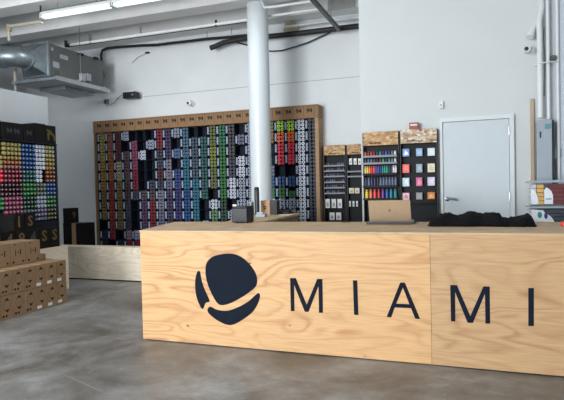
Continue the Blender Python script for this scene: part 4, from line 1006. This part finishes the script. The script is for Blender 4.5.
# beige patch and corrugated vent right of the pillar
vt = MB(); vx0 = onY(331, 20, 9.0).x
for i in range(9): vt.box((vx0 + i * .05, 8.86, 4.50 - .0), (vx0 + .03 + i * .05, 8.868, 4.77))
vt.box((vx0 - .02, 8.868, 4.49), (vx0 + .46, 8.872, 4.79))
tag(obj('ceiling_vent', vt, mat('vent_grey', (176, 176, 172), .6)), 'ribbed grey vent panel high up left of the wall corner', 'vent')
st = MB(); base = [(283, 16), (288, 15), (292, 20), (299, 26), (297, 30), (288, 31), (283, 31), (285, 24)]
st.prism([onY(x, y, 9.16) for x, y in base], (0, .04, 0))
tag(obj('torn_board', st, mat('beige_board', (186, 172, 148), .8, var=.25, scale=10)), 'torn beige board behind the white conduits near the ceiling', 'board')
# projector on back wall
a = onY(122.5, 92.5, 9.0); b = onY(135, 97.5, 9.0)
t = thing('wall_projector', 'small black projector on a white bracket on the back wall', 'projector', ((a.x + b.x) / 2, 9.1, b.z))
part('body', MB().box((a.x, 9.0, b.z), (b.x, 9.16, a.z)), BLACK, t, .006)
part('lens', MB().lathe([(0, 0), (.03, 0), (.03, .02), (0, .022)], (b.x - .05, 9.0, (a.z + b.z) / 2), '-y', 14), mat('lens_glass', (90, 96, 110), .2), t, sm=True)
part('bracket', MB().box((a.x + .02, 9.05, a.z + .001), (b.x - .06, 9.249, a.z + .03)).box((a.x - .12, 9.15, a.z + .0), (a.x + .02, 9.249, a.z + .025)), WHITE, t)
part('cable', MB().tube([onY(122, 95, 9.2), onY(118, 98, 9.2), onY(114, 103, 9.2), onY(106, 106, 9.2)], .006, 6), mat('grey_cord', (90, 94, 98), .6), t)
a = onY(106, 101.5, 9.2)
t = thing('wall_outlet', 'small grey outlet box on the back wall below the duct tray', 'outlet', (a.x, 9.2, a.z))
part('box', MB().box((a.x - .05, 9.19, a.z - .05), (a.x + .04, 9.249, a.z + .05)), mat('outlet_grey', (120, 124, 130), .5), t, .004)
part('socket', MB().box((a.x - .025, 9.187, a.z - .02), (a.x + .015, 9.19, a.z + .02)), BLACK, t)
a = onY(189, 103, 9.15)
t = thing('security_camera', 'white dome security camera on the back wall above the can rack', 'camera', (a.x, 9.2, a.z))
part('mount', MB().lathe([(0, 0), (.06, 0), (.06, .03), (.045, .05), (0, .05)], (a.x + .02, 9.249, a.z), '-y', 18), WHITE, t, sm=True)
part('dome', MB().lathe([(.045, 0), (.055, .03), (.045, .06), (0, .075)], (a.x, 9.2, a.z), '-y', 18), WHITE, t, sm=True)
part('lens', MB().lathe([(0, 0), (.026, 0), (.022, .012), (0, .014)], (a.x - .015, 9.135, a.z - .002), '-y', 14), BLACK, t, sm=True)

# ------------------------------------------------------------------ light
w = bpy.data.worlds.new('world'); SC.world = w; w.use_nodes = True
bg = w.node_tree.nodes['Background']; bg.inputs['Color'].default_value = (.72, .85, 1, 1); bg.inputs['Strength'].default_value = .8
def area(name, loc, rot, sx, sy, power, col):
    ld = bpy.data.lights.new(name, 'AREA'); ld.shape = 'RECTANGLE'; ld.size = sx; ld.size_y = sy; ld.energy = power; ld.color = col
    o = bpy.data.objects.new(name, ld); COL.objects.link(o); o.location = loc; o.rotation_euler = rot; return o
area('shop_window_daylight', (-2.9, YF - .3, 2.15), (PI / 2, 0, 0), 7.2, 4.2, 110, (1.0, .98, .95))
area('shop_window_daylight', (-5.0, YF - .32, 2.1), (PI / 2, 0, 0), 2.8, 4.1, 700, (.98, .99, 1.0))
for x in (-5.7, -4.3, -2.9):
    area('tube_light', (x, 6.65, 4.20), (0, 0, 0), 1.3, .12, 10, (.90, .96, 1))
for (x, y) in ((-5.7, 2.0), (-4.3, 2.0)):  # unseen point lights added to brighten the ceiling joists, no lamps hang here
    ld = bpy.data.lights.new('joist_fill_light', 'POINT'); ld.energy = 60; ld.shadow_soft_size = .2; ld.color = (.92, .97, 1)
    o = bpy.data.objects.new('joist_fill_light', ld); COL.objects.link(o); o.location = (x, y, 3.75)

SC.view_settings.view_transform = 'Standard'; SC.view_settings.look = 'None'; SC.view_settings.gamma = 1; SC.view_settings.use_curve_mapping = False
SC.view_settings.exposure = 0.25
